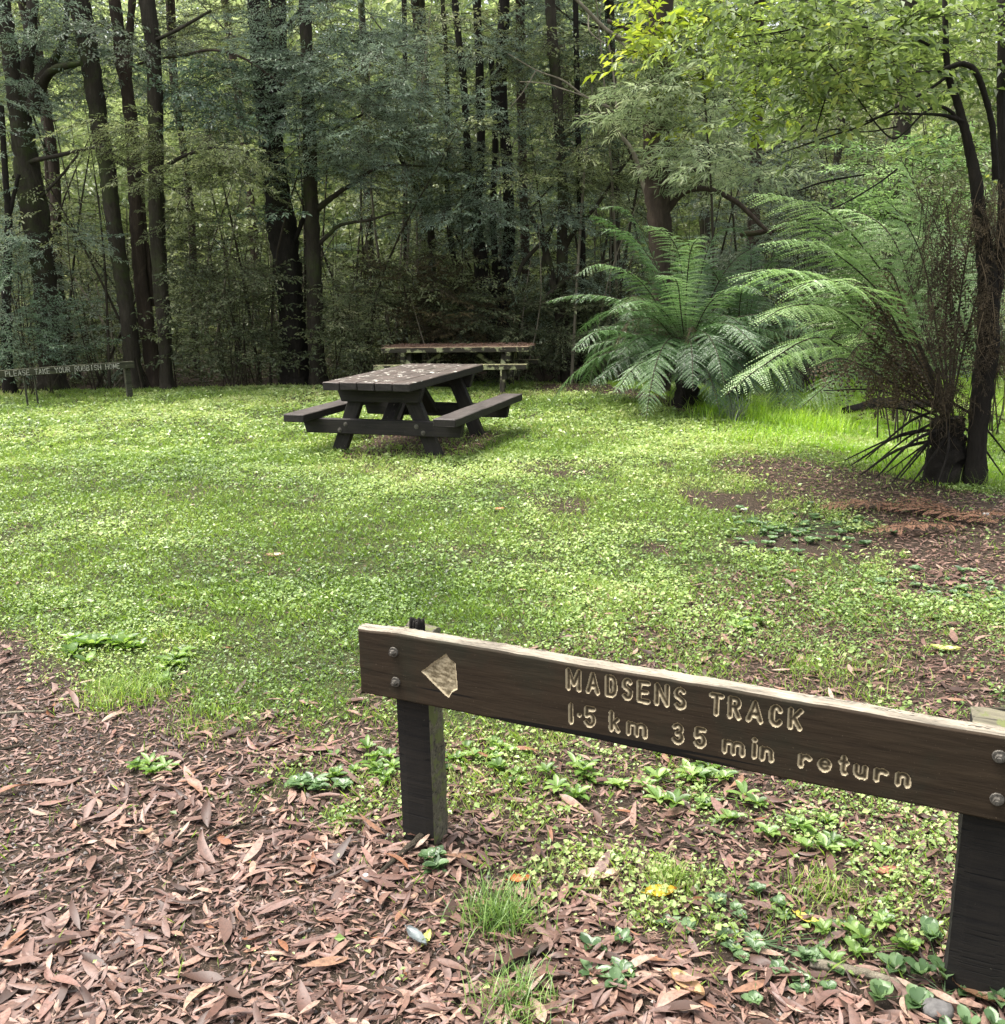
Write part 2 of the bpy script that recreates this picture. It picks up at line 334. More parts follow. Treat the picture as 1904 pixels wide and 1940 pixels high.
def m_plain(name, c, rough=.5, spec=.5, metal=0, ns=60, var=.4):
    m, n = newmat(name); tc = node(n, 'ShaderNodeTexCoord'); a = noise(n, ns, tc.outputs['Object'], 4, .6)
    r = ramp(n, [(.3, tuple(q * (1 - var) for q in c)), (.7, tuple(min(1, q * (1 + var)) for q in c))], a.outputs[0]); finish(m, n, r.outputs[0], rough, a.outputs[0], .3, .002, spec)
    for x in n.nodes:
        if x.type == 'BSDF_PRINCIPLED': x.inputs['Metallic'].default_value = metal
    return m
M['bolt'] = m_plain('bolt', (.11, .10, .085), .55, .4, .5, 140, .6); M['stone'] = m_plain('stone', (.09, .085, .08), .9); M['pebble'] = m_plain('pebble', (.48, .47, .43), .6, .4, 0, 30, .1)
M['paintwhite'] = m_plain('paintwhite', (.34, .33, .27), .8, .2, 0, 40, .7)
def m_litter():
    m, n = newmat('litter'); a = node(n, 'ShaderNodeAttribute', attribute_name='rnd'); g = node(n, 'ShaderNodeNewGeometry')
    r = ramp(n, [(0, (.035, .021, .014)), (.18, (.085, .048, .033)), (.34, (.185, .12, .09)), (.46, (.11, .062, .046)), (.56, (.32, .22, .16)), (.68, (.17, .125, .105)), (.78, (.25, .15, .115)), (.9, (.40, .32, .235)), (.97, (.22, .095, .04)), (1, (.36, .29, .2))], a.outputs['Fac'])
    b = noise(n, 90, g.outputs['Position'], 4, .7); c = mixc(n, math_(n, 'MULTIPLY', ramp(n, [(.42, (0, 0, 0)), (.7, (1, 1, 1))], b.outputs[0]).outputs[0], .7), mixc(n, 1., r.outputs[0], (.88, .78, .78), 'MULTIPLY'), (.055, .034, .025))
    return finish(m, n, c, .5, b.outputs[0], .3, .002, .4, .15)
M['litter'] = m_litter()
def one_leaf(name, c, dark=None):
    m, n = newmat(name); g = node(n, 'ShaderNodeTexCoord'); b = noise(n, 45, g.outputs['Object'], 3, .6)
    c2 = mixc(n, ramp(n, [(.6, (0, 0, 0)), (.68, (1, 1, 1))], b.outputs[0]).outputs[0], c, dark or tuple(.3 * q for q in c)); return finish(m, n, c2, .4, spec=.5, trans=.2)
def m_ground():
    m, n = newmat('ground_soil'); at = node(n, 'ShaderNodeAttribute', attribute_name='rnd'); g = node(n, 'ShaderNodeNewGeometry')
    a = noise(n, 70, g.outputs['Position'], 6, .8); b = noise(n, 9, g.outputs['Position'], 5, .7); c = noise(n, 160, g.outputs['Position'], 3, .6)
    soil = ramp(n, [(.32, (.014, .010, .007)), (.55, (.042, .030, .020)), (.72, (.125, .09, .06))], a.outputs[0]).outputs[0]
    soil = mixc(n, ramp(n, [(.62, (0, 0, 0)), (.7, (1, 1, 1))], c.outputs[0]).outputs[0], soil, (.20, .155, .125))
    grn = ramp(n, [(.38, (.010, .012, .006)), (.5, (.04, .045, .018)), (.62, (.10, .11, .04))], a.outputs[0]).outputs[0]
    grn = mixc(n, ramp(n, [(.5, (0, 0, 0)), (.7, (1, 1, 1))], b.outputs[0]).outputs[0], grn, (.06, .06, .02))
    f = math_(n, 'ADD', at.outputs['Fac'], math_(n, 'MULTIPLY', math_(n, 'SUBTRACT', b.outputs[0], .5), .5))
    col = mixc(n, ramp(n, [(.35, (0, 0, 0)), (.65, (1, 1, 1))], f).outputs[0], soil, grn)
    return finish(m, n, col, .9, a.outputs[0], .8, .02, .15)
M['ground'] = m_ground()

# ------------------------------------------------------------------ ground sheet
def axis(a, b, near0, near1, fine, coarse):
    out = [near0]; 
    while out[-1] < near1: out.append(out[-1] + fine)
    x = out[-1]; st = fine
    while x < b: st *= 1.18; st = min(st, coarse); x += st; out.append(x)
    x = near0; st = fine; pre = []
    while x > a: st *= 1.18; st = min(st, coarse); x -= st; pre.append(x)
    return np.array(pre[::-1] + out)
gx = axis(-200, 200, -9, 9, .06, 12); gy = axis(-60, 320, .5, 15.5, .06, 12)
X, Y = np.meshgrid(gx, gy); Zg = gz(X, Y)
pa, gr_, mi, di, ma = zones(X, Y)
bareg = sstep(.55, .68, fbm(X, Y, 1.6, 31, 4)) * (.45 + .5 * sstep(-.5, 1.5, X) * sstep(9.5, 7.5, Y))
green = (1 - .9 * bareg) * (1 - pa) * (1 - .85 * mi) * (1 - .85 * di) * (1 - .75 * ma) * (1 - sstep(15, 17, Y)) + .9 * sstep(20, 24, Y)
Zg = Zg + .006 * pa * (fbm(X, Y, 14, 6, 3) - .5)
gm = MB(); ny, nx = X.shape; i = np.arange(ny - 1)[:, None] * nx; j = np.arange(nx - 1)[None, :]
gm.add(np.stack([X, Y, Zg], -1), np.stack([i + j, i + j + 1, i + nx + j + 1, i + nx + j], -1).reshape(-1, 4), green.ravel(), 0, True)
tag(gm.obj('ground', M['ground']), 'grassy clearing floor with dark soil and leaf covered path', kind='structure')

# ------------------------------------------------------------------ leaves in bulk
def leaf_quads(mb, pos, dirn, nrm, L, W, rnd, mat=0, fold=.25, tipf=.5):
    """diamond leaves with a crease; pos = base, dirn = along, nrm = facing"""
    side = np.cross(nrm, dirn); side /= np.linalg.norm(side, axis=1)[:, None] + 1e-9
    n = len(pos); L = np.broadcast_to(L, n)[:, None]; W = np.broadcast_to(W, n)[:, None]
    mid = pos + dirn * L * tipf; V = np.stack([pos, mid + side * W / 2 + nrm * W * fold, pos + dirn * L - nrm * L * .12, mid - side * W / 2 + nrm * W * fold], 1)
    k = np.arange(n)[:, None] * 4
    mb.add(V.reshape(-1, 3), np.concatenate([k + np.array([[0, 1, 2]]), k + np.array([[0, 2, 3]])]), np.repeat(rnd, 4), mat)
def unit(v): return v / (np.linalg.norm(v, axis=-1, keepdims=True) + 1e-9)
def spray_template(style, g):
    """returns leaf base pos, dir, normal, L, W and twig quads for one spray ~0.5 m long along +X, flat in XY"""
    if style == 'fine': n_side, per, ll, lw, sl_, span = 9, 9, .045, .011, .17, .5
    elif style == 'oval': n_side, per, ll, lw, sl_, span = 7, 6, .045, .022, .18, .5
    elif style == 'willow': n_side, per, ll, lw, sl_, span = 4, 7, .085, .012, .14, .32
    elif style == 'broad': n_side, per, ll, lw, sl_, span = 4, 4, .075, .036, .14, .36
    elif style == 'coarse': n_side, per, ll, lw, sl_, span = 6, 5, .12, .06, .28, .8
    elif style == 'vast': n_side, per, ll, lw, sl_, span = 6, 5, .22, .10, .55, 1.5
    pos, dr, tw = [], [], []
    for i in range(n_side):
        t = (i + .6) / n_side; sgn = 1 if i % 2 else -1; b = np.array([span * t, .01 * g.randn(), -.10 * span * t * t]); an = sgn * (.55 + .5 * g.rand())
        if i == n_side - 1: an = .15 * g.randn()
        d = np.array([math.cos(an), math.sin(an), .12 * g.randn() - .1]); l = sl_ * (1.15 - .6 * t) * (.7 + .6 * g.rand()); tw.append((b, b + d * l))
        for k in range(per):
            q = (k + .5) / per; s2 = 1 if k % 2 else -1
            aa = an + s2 * (.5 + .4 * g.rand()); pos.append(b + d * l * q); dr.append((math.cos(aa), math.sin(aa), .3 * g.randn() - .15))
    pos = np.array(pos); dr = unit(np.array(dr)); nr = unit(np.stack([.35 * g.randn(len(pos)), .35 * g.randn(len(pos)), np.ones(len(pos))], 1)); nr = unit(nr - dr * (nr * dr).sum(1)[:, None])
    tw.append((np.zeros(3), np.array([span, 0, -.1 * span])))
    return pos, dr, nr, ll * (.7 + .6 * g.rand(len(pos))), lw * (.7 + .6 * g.rand(len(pos))), np.array(tw)
TEMPL = {s: [spray_template(s, rs(100 + k)) for k in range(6)] for s in ('fine', 'oval', 'willow', 'broad', 'coarse', 'vast')}
def sprays(mb, centers, outw, style, g, pitch=(-.5, .25), scale=1., mat=0, tmat=1, base_r=None):
    """place sprays: outw = preferred horizontal direction"""
    T = TEMPL[style]; n = len(centers); which = g.randint(0, len(T), n)
    az = np.arctan2(outw[:, 1], outw[:, 0]) + g.randn(n) * .9; pt = g.uniform(*pitch, n); rl = g.randn(n) * .4; sc = scale * g.uniform(.65, 1.35, n); br = g.rand(n) if base_r is None else base_r
    x = np.stack([np.cos(az) * np.cos(pt), np.sin(az) * np.cos(pt), np.sin(pt)], 1); up = np.tile([0, 0, 1.], (n, 1)); y = unit(np.cross(up, x)); z = np.cross(x, y)
    y2 = y * np.cos(rl)[:, None] + z * np.sin(rl)[:, None]; z2 = np.cross(x, y2); R = np.stack([x, y2, z2], 2)
    for k, (p, d, nn, L, W, tw) in enumerate(T):
        ix = np.where(which == k)[0]
        if not len(ix): continue
        Rk = R[ix]; s = sc[ix]
        f = lambda a: np.einsum('nij,mj->nmi', Rk, a)
        pos = (f(p) * s[:, None, None] + centers[ix][:, None, :]).reshape(-1, 3)
        dd = f(d).reshape(-1, 3); dd = unit(dd + .15 * g.randn(*dd.shape)); nv = f(nn).reshape(-1, 3); nv = unit(nv - dd * (nv * dd).sum(1)[:, None])
        m = len(p); ln = (L[None, :] * s[:, None]).ravel(); wd = (W[None, :] * s[:, None]).ravel()
        rn = np.clip(.55 * np.repeat(br[ix], m) + .45 * g.rand(len(pos)), 0, 1)
        leaf_quads(mb, pos, dd, nv, ln, wd, rn, mat)
        if tmat is not None:
            a = (f(tw[:, 0]) * s[:, None, None] + centers[ix][:, None, :]).reshape(-1, 3); b = (f(tw[:, 1]) * s[:, None, None] + centers[ix][:, None, :]).reshape(-1, 3)
            wv = np.cross(b - a, np.tile([0.1, .9, .3], (len(a), 1))); wv = unit(wv) * .0035 * scale; V = np.stack([a - wv, a + wv, b], 1); kk = np.arange(len(a))[:, None] * 3 + np.array([[0, 1, 2]])
            mb.add(V.reshape(-1, 3), kk, .5, tmat)
DENS = 1.55
def mass(mb, u, v, ru, rv, D, rd, dens, style, g, scale=1., mat=0, tmat=1, pitch=(-.5, .25), shell=.35):
    c = P(u, v, D); a, b = ru * pxm(D), rv * pxm(D); n = max(3, int(dens * DENS * PI * a * b))
    d = unit(g.randn(n, 3)); r = g.rand(n) ** shell; off = d * r[:, None]
    keep = fbm(off[:, 0] * a * 1.3 + c[0], off[:, 2] * b * 1.3 + c[2] + off[:, 1], 1.7, 4, 3) > .36; off = off[keep]
    pts = c + off * np.array([a, rd, b]); sprays(mb, pts, off[:, :2] + np.array([0, -.25]), style, g, pitch, scale * 1.2, mat, tmat)
    return c
def grow(line_uvw, D, dD=0., base_ground=True, top=None, flare=1.6, lo=None):
    """traced trunk (u, v, width px) bottom to top at distance D -> world points and radii"""
    n = len(line_uvw); pts, rad = [], []
    for k, (u, v, wd) in enumerate(line_uvw):
        d = D + dD * k / max(1, n - 1); pts.append(P(u, v, d)); rad.append(wd * .88 * pxm(d) / 2)
    if base_ground:
        p0 = pts[0].copy(); z0 = float(gz(p0[0], p0[1])) - .08
        if p0[2] > z0 + .05: pts.insert(0, np.array([p0[0], p0[1], z0])); rad.insert(0, rad[0] * flare)
        else: pts[0][2] = z0; rad[0] *= flare
    if top is not None:
        d = unit(pts[-1] - pts[-2]); d = unit(d + np.array([0, 0, .6])); L = top - pts[-1][2]
        pts.append(pts[-1] + d * L * .5); rad.append(rad[-1] * .75); pts.append(pts[-1] + d * L * .5); rad.append(rad[-1] * .4)
    return np.array(pts), np.array(rad)
seed_ = [100]
def build_tree(name, label, cat, D, trunk, branches=(), masses=(), bark='bark', leaf='leaf_teal', style='fine', top=9.5, group=None, dens=40, canopy=True, twigs=M['twig'], dD=0, extra=()):
    seed_[0] += 1; g = rs(seed_[0]); pts, rad = grow(trunk, D, dD, top=top); base = pts[0].copy()
    t = thing(name, label, cat, tuple(base), 0, group); off = base
    mb = MB(); tube(mb, pts - off, rad, 14, rough=.22, seed=seed_[0], sub=7); mb.obj('trunk', M[bark], t)
    for e in extra:                                            # further stems: (uvw line, from_ground)
        p2, r2 = grow(e[0], D + e[2], base_ground=e[1], top=top if e[3] else None); mb = MB(); tube(mb, p2 - off, r2, 12, rough=.22, seed=seed_[0] + 7, sub=7); mb.obj('stem', M[bark], t)
    for br in branches:
        dd = br[1] if len(br) > 1 else -.3; p2 = [P(u, v, D + dd * k / max(1, len(br[0]) - 1)) for k, (u, v, _w) in enumerate(br[0])]; r2 = [wd * pxm(D) / 2 for _u2, _v, wd in br[0]]
        mb = MB(); tube(mb, np.array(p2) - off, r2, 7, rough=.25, seed=seed_[0] + 5, sub=6); mb.obj('branch', M[bark], t)
    if masses or canopy:
        mb = MB()
        for ms in masses:
            u, v, ru, rv = ms[:4]; o = ms[4] if len(ms) > 4 else {}
            dd = D + o.get('d', 0); mass(mb, u, v, ru, rv, dd, o.get('rd', .8), o.get('dens', dens), o.get('style', style), g, o.get('s', 1.), pitch=o.get('pitch', (-.5, .25)))
        if canopy:
            c = pts[-1]; n = 22; d = unit(g.randn(n, 3)); r = g.rand(n) ** .4; p = c + d * r[:, None] * np.array([1.8, 1.5, 1.8]) + np.array([0, 1.2, 0]); sprays(mb, p, d[:, :2], 'vast', g)
        mb.v = [v - off.astype(np.float32) for v in mb.v]; mb.obj('crown', [M[leaf], twigs], t)
    return t

# ------------------------------------------------------------------ the forest edge, traced tree by tree
FT = 'tall trees along the forest edge'
build_tree('forest_tree', 'broad mossy trunk forking low behind the far low signboard', 'tree', 15.0,
  [(96, 700, 48), (92, 640, 42), (82, 520, 44), (64, 400, 50), (46, 280, 44), (34, 200, 36), (18, 90, 30), (4, 0, 26)],
  branches=[([(60, 210, 30), (76, 160, 26), (100, 120, 16), (122, 70, 12), (128, 0, 10)], 0), ([(45, 200, 24), (52, 120, 24), (58, 50, 22), (64, -20, 20)], 0), ([(72, 168, 18), (96, 136, 15), (126, 125, 12), (154, 120, 8)], -.4),
            ([(25, 336, 6), (48, 310, 8), (110, 295, 8), (178, 280, 6), (205, 288, 5), (280, 330, 4), (350, 372, 3)], -.6), ([(60, 390, 6), (110, 340, 5), (150, 290, 4)], -.3)],
  masses=[(40, 40, 110, 60, {'d': -.4}), (10, 170, 60, 60, {'d': -.3}), (90, 455, 70, 38, {'d': -.6}), (30, 300, 40, 50, {'d': -.5, 'dens': 20}), (120, 90, 60, 60, {'d': .3, 'dens': 25}), (20, 560, 60, 50, {'d': -.3, 'dens': 30})], leaf='leaf_teal', group=FT)
build_tree('forest_tree', 'dark thin stems beyond the forked mossy tree at the edge of view', 'tree', 14.6,
  [(14, 700, 22), (12, 560, 18), (16, 420, 14), (10, 330, 12), (2, 200, 10)], branches=[([(12, 440, 8), (24, 380, 7), (36, 330, 6)], 0)], masses=[(20, 640, 55, 50, {'d': -.2, 'dens': 30})], bark='bark_black', leaf='leaf_dark', group=FT, canopy=False, top=None)
build_tree('forest_tree', 'leaning trunk tilting over the notice rail as it rises beside the upright pair', 'tree', 14.9,
  [(252, 704, 34), (247, 640, 32), (237, 560, 31), (226, 490, 30), (213, 400, 31), (203, 320, 31), (192, 262, 31), (183, 200, 33), (170, 110, 34), (160, 50, 34), (148, -10, 36)],
  branches=[([(205, 300, 7), (250, 320, 5), (300, 345, 4), (370, 372, 3)], -.3)], masses=[(215, 70, 70, 36, {'d': -.4, 'style': 'oval'}), (260, 95, 50, 26, {'d': -.5, 'style': 'oval'}), (180, 130, 60, 40, {'d': .8})], bark='bark', leaf='leaf_grey', group=FT)
build_tree('forest_tree', 'reddish brown upright trunk in the middle of the cluster behind the notice rail', 'tree', 15.2,
  [(292, 706, 34), (279, 620, 30), (268, 540, 28), (262, 460, 28), (257, 380, 25), (254, 303, 26), (245, 200, 25), (232, 120, 24), (217, 0, 22)],
  branches=[([(243, 150, 13), (246, 60, 13), (252, -20, 13)], 0), ([(268, 335, 10), (272, 420, 10), (282, 500, 10), (289, 580, 9)], .1), ([(250, 125, 4), (300, 112, 4), (350, 105, 5), (400, 95, 4), (460, 110, 4), (520, 150, 3), (560, 178, 3)], -.9)], masses=[(330, 70, 50, 60, {'d': .5, 'dens': 18})], bark='bark_brown', leaf='leaf_grey', group=FT)
build_tree('forest_tree', 'straight dark trunk closest to the olive bough in the cluster behind the notice rail', 'tree', 14.8,
  [(315, 712, 28), (312, 630, 29), (305, 550, 32), (299, 455, 32), (296, 340, 31), (294, 190, 30), (289, 80, 29), (277, -5, 32)],
  branches=[([(296, 330, 12), (340, 300, 7), (400, 280, 5), (460, 285, 4)], -.7), ([(285, 80, 8), (330, 60, 6), (400, 20, 5)], -.4)],
  masses=[(320, 265, 80, 34, {'d': -.8, 'dens': 70}), (385, 290, 80, 38, {'d': -.9, 'dens': 75}), (440, 320, 50, 26, {'d': -.8, 'dens': 60}), (250, 240, 40, 20, {'d': -.8, 'dens': 40}), (350, 340, 70, 26, {'d': -.7, 'dens': 45}), (400, 400, 80, 30, {'d': .2, 'dens': 30})], bark='bark', leaf='leaf_olive', group=FT)
build_tree('forest_tree', 'thin pale trunk behind the gap beside the olive bough', 'tree', 19.5, [(372, 700, 16), (367, 560, 15), (363, 430, 16), (350, 300, 14), (330, 160, 16), (322, -5, 18)], masses=[(350, 60, 50, 50, {'dens': 20})], bark='bark_brown', leaf='leaf_grey', group='slender trees deeper in the wood')
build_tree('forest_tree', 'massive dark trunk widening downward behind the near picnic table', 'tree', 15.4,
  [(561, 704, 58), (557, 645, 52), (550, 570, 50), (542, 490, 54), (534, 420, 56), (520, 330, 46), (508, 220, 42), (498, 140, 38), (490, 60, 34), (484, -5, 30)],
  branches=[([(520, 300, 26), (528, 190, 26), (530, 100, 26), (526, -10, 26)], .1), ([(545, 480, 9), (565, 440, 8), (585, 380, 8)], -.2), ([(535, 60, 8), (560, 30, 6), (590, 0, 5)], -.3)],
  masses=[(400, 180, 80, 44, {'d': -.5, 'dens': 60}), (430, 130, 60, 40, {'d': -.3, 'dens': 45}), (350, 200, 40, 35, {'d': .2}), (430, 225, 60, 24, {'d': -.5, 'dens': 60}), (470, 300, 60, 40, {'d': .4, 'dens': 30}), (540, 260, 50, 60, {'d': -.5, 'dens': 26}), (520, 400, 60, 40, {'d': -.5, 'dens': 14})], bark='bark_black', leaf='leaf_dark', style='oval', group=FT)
build_tree('forest_tree', 'second dark trunk standing close against the massive one', 'tree', 15.1,
  [(602, 706, 34), (597, 600, 32), (594, 500, 30), (590, 400, 28), (586, 266, 25), (583, 150, 24), (580, 60, 22), (576, -10, 20)],
  branches=[([(603, 395, 12), (635, 370, 9), (667, 349, 7), (724, 315, 5), (819, 315, 3)], -.5), ([(605, 462, 8), (628, 440, 7), (648, 425, 6), (698, 417, 5), (747, 402, 3)], -.4), ([(600, 600, 6), (620, 607, 5), (640, 600, 4)], -.3), ([(592, 270, 6), (640, 240, 5), (690, 215, 4)], -.4)],
  masses=[(600, 60, 110, 60, {'d': -.5, 'dens': 50}), (680, 130, 100, 50, {'d': -.6, 'dens': 60}), (640, 200, 100, 45, {'d': -.6, 'dens': 55}), (690, 270, 100, 40, {'d': -.6, 'dens': 50}), (620, 310, 60, 36, {'d': -.6, 'dens': 36}), (720, 330, 70, 30, {'d': -.5, 'dens': 36}), (560, 130, 60, 45, {'d': -.6, 'dens': 40}), (760, 190, 60, 50, {'d': -.3, 'dens': 36})], bark='bark', leaf='leaf_teal', group=FT)
build_tree('forest_tree', 'slim trunk bending sideways behind the branch above the tables', 'tree', 16.2, [(826, 690, 12), (823, 600, 13), (819, 531, 14), (815, 430, 14), (800, 380, 11), (775, 330, 9), (752, 285, 7), (735, 220, 6)], masses=[(770, 290, 70, 40, {'dens': 40}), (830, 400, 60, 30, {'dens': 26, 'd': -.3})], leaf='leaf_teal', group=FT, canopy=False, top=None)
build_tree('forest_tree', 'slim crooked trunk with an elbow near its foot past the slim bending one', 'tree', 16.6, [(895, 700, 14), (880, 580, 12), (868, 520, 12), (856, 470, 13), (851, 420, 12), (846, 330, 10), (848, 265, 9), (846, 130, 9), (838, -5, 9)], masses=[(850, 310, 80, 36, {'d': -.5, 'dens': 45}), (830, 200, 50, 50, {'d': -.2, 'dens': 30})], leaf='leaf_teal', group=FT)
build_tree('forest_tree', 'slender straight trunk rising behind the middle thicket', 'tree', 18.5, [(770, 700, 10), (768, 400, 10), (768, 200, 10), (766, -5, 10)], masses=[(780, 60, 60, 60, {'dens': 25})], leaf='leaf_teal', group='slender trees deeper in the wood')
build_tree('forest_tree', 'thin dark trunk between two slender ones high in the middle', 'tree', 19.5, [(830, 700, 11), (815, 400, 11), (806, 130, 11), (798, -5, 12)], masses=[(820, 50, 60, 50, {'dens': 20})], leaf='leaf_teal', group='slender trees deeper in the wood')
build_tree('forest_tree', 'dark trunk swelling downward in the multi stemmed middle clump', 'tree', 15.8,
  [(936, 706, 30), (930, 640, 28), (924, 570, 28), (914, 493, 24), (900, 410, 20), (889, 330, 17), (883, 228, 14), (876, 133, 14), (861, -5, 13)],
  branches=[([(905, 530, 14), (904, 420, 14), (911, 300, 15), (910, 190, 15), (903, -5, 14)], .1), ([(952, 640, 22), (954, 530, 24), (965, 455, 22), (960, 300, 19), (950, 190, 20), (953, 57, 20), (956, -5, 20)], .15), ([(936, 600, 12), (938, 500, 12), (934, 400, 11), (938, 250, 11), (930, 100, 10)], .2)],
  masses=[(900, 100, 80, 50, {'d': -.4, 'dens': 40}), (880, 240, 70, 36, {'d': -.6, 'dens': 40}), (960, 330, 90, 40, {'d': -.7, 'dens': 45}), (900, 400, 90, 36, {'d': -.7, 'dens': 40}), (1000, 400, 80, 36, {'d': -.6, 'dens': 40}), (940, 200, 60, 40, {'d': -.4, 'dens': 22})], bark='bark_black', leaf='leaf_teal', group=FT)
build_tree('forest_tree', 'pale brown trunk seen behind the multi stemmed clump', 'tree', 18.0, [(1000, 700, 16), (996, 500, 18), (990, 300, 18), (986, 120, 18), (985, -5, 18)], masses=[(1010, 80, 60, 60, {'dens': 20})], bark='bark_brown', leaf='leaf_olive', group='slender trees deeper in the wood')
build_tree('forest_tree', 'upright trunk just short of the tree fern with a low forked stem', 'tree', 15.2,
  [(1074, 704, 26), (1070, 640, 24), (1066, 569, 24), (1066, 455, 22), (1065, 342, 19), (1059, 228, 21), (1054, 152, 23), (1047, 76, 22), (1042, -5, 19)],
  branches=[([(1062, 620, 16), (1047, 531, 14), (1028, 455, 12), (1008, 415, 8), (990, 370, 6)], 0), ([(975, 607, 15), (1000, 590, 13), (1028, 569, 11), (1077, 527, 9), (1120, 505, 7), (1160, 490, 5)], -.3), ([(975, 545, 8), (990, 501, 8), (1016, 470, 7), (1040, 440, 6), (1060, 400, 5)], -.2), ([(1072, 470, 8), (1088, 438, 8), (1130, 390, 6), (1170, 330, 5), (1200, 290, 4)], -.4), ([(1028, 510, 9), (1034, 470, 7), (1050, 420, 6)], -.1)],
  masses=[(1080, 310, 80, 50, {'d': -.5, 'dens': 40}), (1110, 200, 70, 60, {'d': -.2, 'dens': 30}), (1050, 90, 80, 50, {'d': .3, 'dens': 26}), (1150, 330, 60, 50, {'d': 0, 'dens': 30})], bark='bark', leaf='leaf_olive', group=FT)
build_tree('forest_tree', 'short dark trunk half hidden at the outer tips of the low fern fronds', 'tree', 15.6, [(1104, 700, 18), (1100, 622, 18), (1103, 512, 15), (1101, 410, 14), (1096, 300, 12), (1092, 100, 11), (1090, -5, 10)], masses=[(1150, 90, 70, 60, {'dens': 30}), (1130, 260, 60, 50, {'dens': 25})], bark='bark_black', leaf='leaf_dark', group=FT)
build_tree('dead_branch_tree', 'leafless grey tree with pale bare twigs reaching over the thicket', 'tree', 14.4,
  [(1262, 560, 16), (1240, 440, 13), (1225, 370, 11), (1200, 290, 8), (1172, 250, 7), (1164, 212, 6), (1135, 195, 5), (1104, 180, 4), (1066, 152, 3), (1016, 133, 2.2), (963, 102, 1.6)],
  branches=[([(1104, 182, 3), (1070, 170, 2.5), (1030, 158, 2), (985, 155, 1.6)], -.2), ([(1016, 133, 2), (990, 175, 1.6), (965, 205, 1.4)], -.1), ([(1164, 212, 3), (1130, 215, 2.4), (1090, 220, 2)], -.1), ([(1172, 250, 5), (1166, 180, 4), (1160, 120, 3.5), (1150, 70, 3)], .1), ([(1225, 82, 9), (1180, 74, 8), (1149, 57, 7), (1115, 23, 6), (1085, -8, 5)], -.3), ([(1149, 57, 4), (1185, 90, 3), (1210, 140, 3)], -.2), ([(1115, 25, 3), (1118, 60, 2.5), (1150, 85, 2)], -.2)],
  masses=(), bark='twig_pale', canopy=False, top=None)
build_tree('forest_tree', 'thick brown trunk rising behind the tree fern with a drooping bough', 'tree', 13.2,
  [(1252, 700, 34), (1252, 560, 36), (1250, 450, 42), (1246, 380, 50), (1244, 300, 56), (1246, 230, 56), (1250, 130, 52), (1250, -5, 48)],
  branches=[([(1262, 396, 20), (1285, 372, 12), (1312, 359, 9), (1352, 361, 9), (1400, 387, 8), (1440, 425, 7), (1462, 444, 5)], -.3), ([(1255, 370, 14), (1280, 335, 12), (1340, 316, 8)], -.2), ([(1404, 445, 10), (1440, 440, 9), (1486, 434, 7)], -.3), ([(1225, 82, 9), (1200, 60, 9), (1150, 40, 7)], 0)],
  masses=[(1250, 170, 80, 50, {'d': -.7, 'dens': 75}), (1210, 200, 40, 50, {'d': -.7, 'dens': 60}), (1320, 120, 70, 50, {'d': -.5, 'dens': 60}), (1330, 300, 90, 34, {'d': -.8, 'dens': 80}), (1400, 330, 70, 28, {'d': -.8, 'dens': 70}), (1290, 235, 60, 26, {'d': -.7, 'dens': 60}), (1450, 300, 60, 30, {'d': -.4, 'dens': 40}), (1420, 200, 90, 50, {'d': .3, 'dens': 40})], bark='bark_brown', leaf='leaf_willow', style='willow', group=FT, canopy=True)
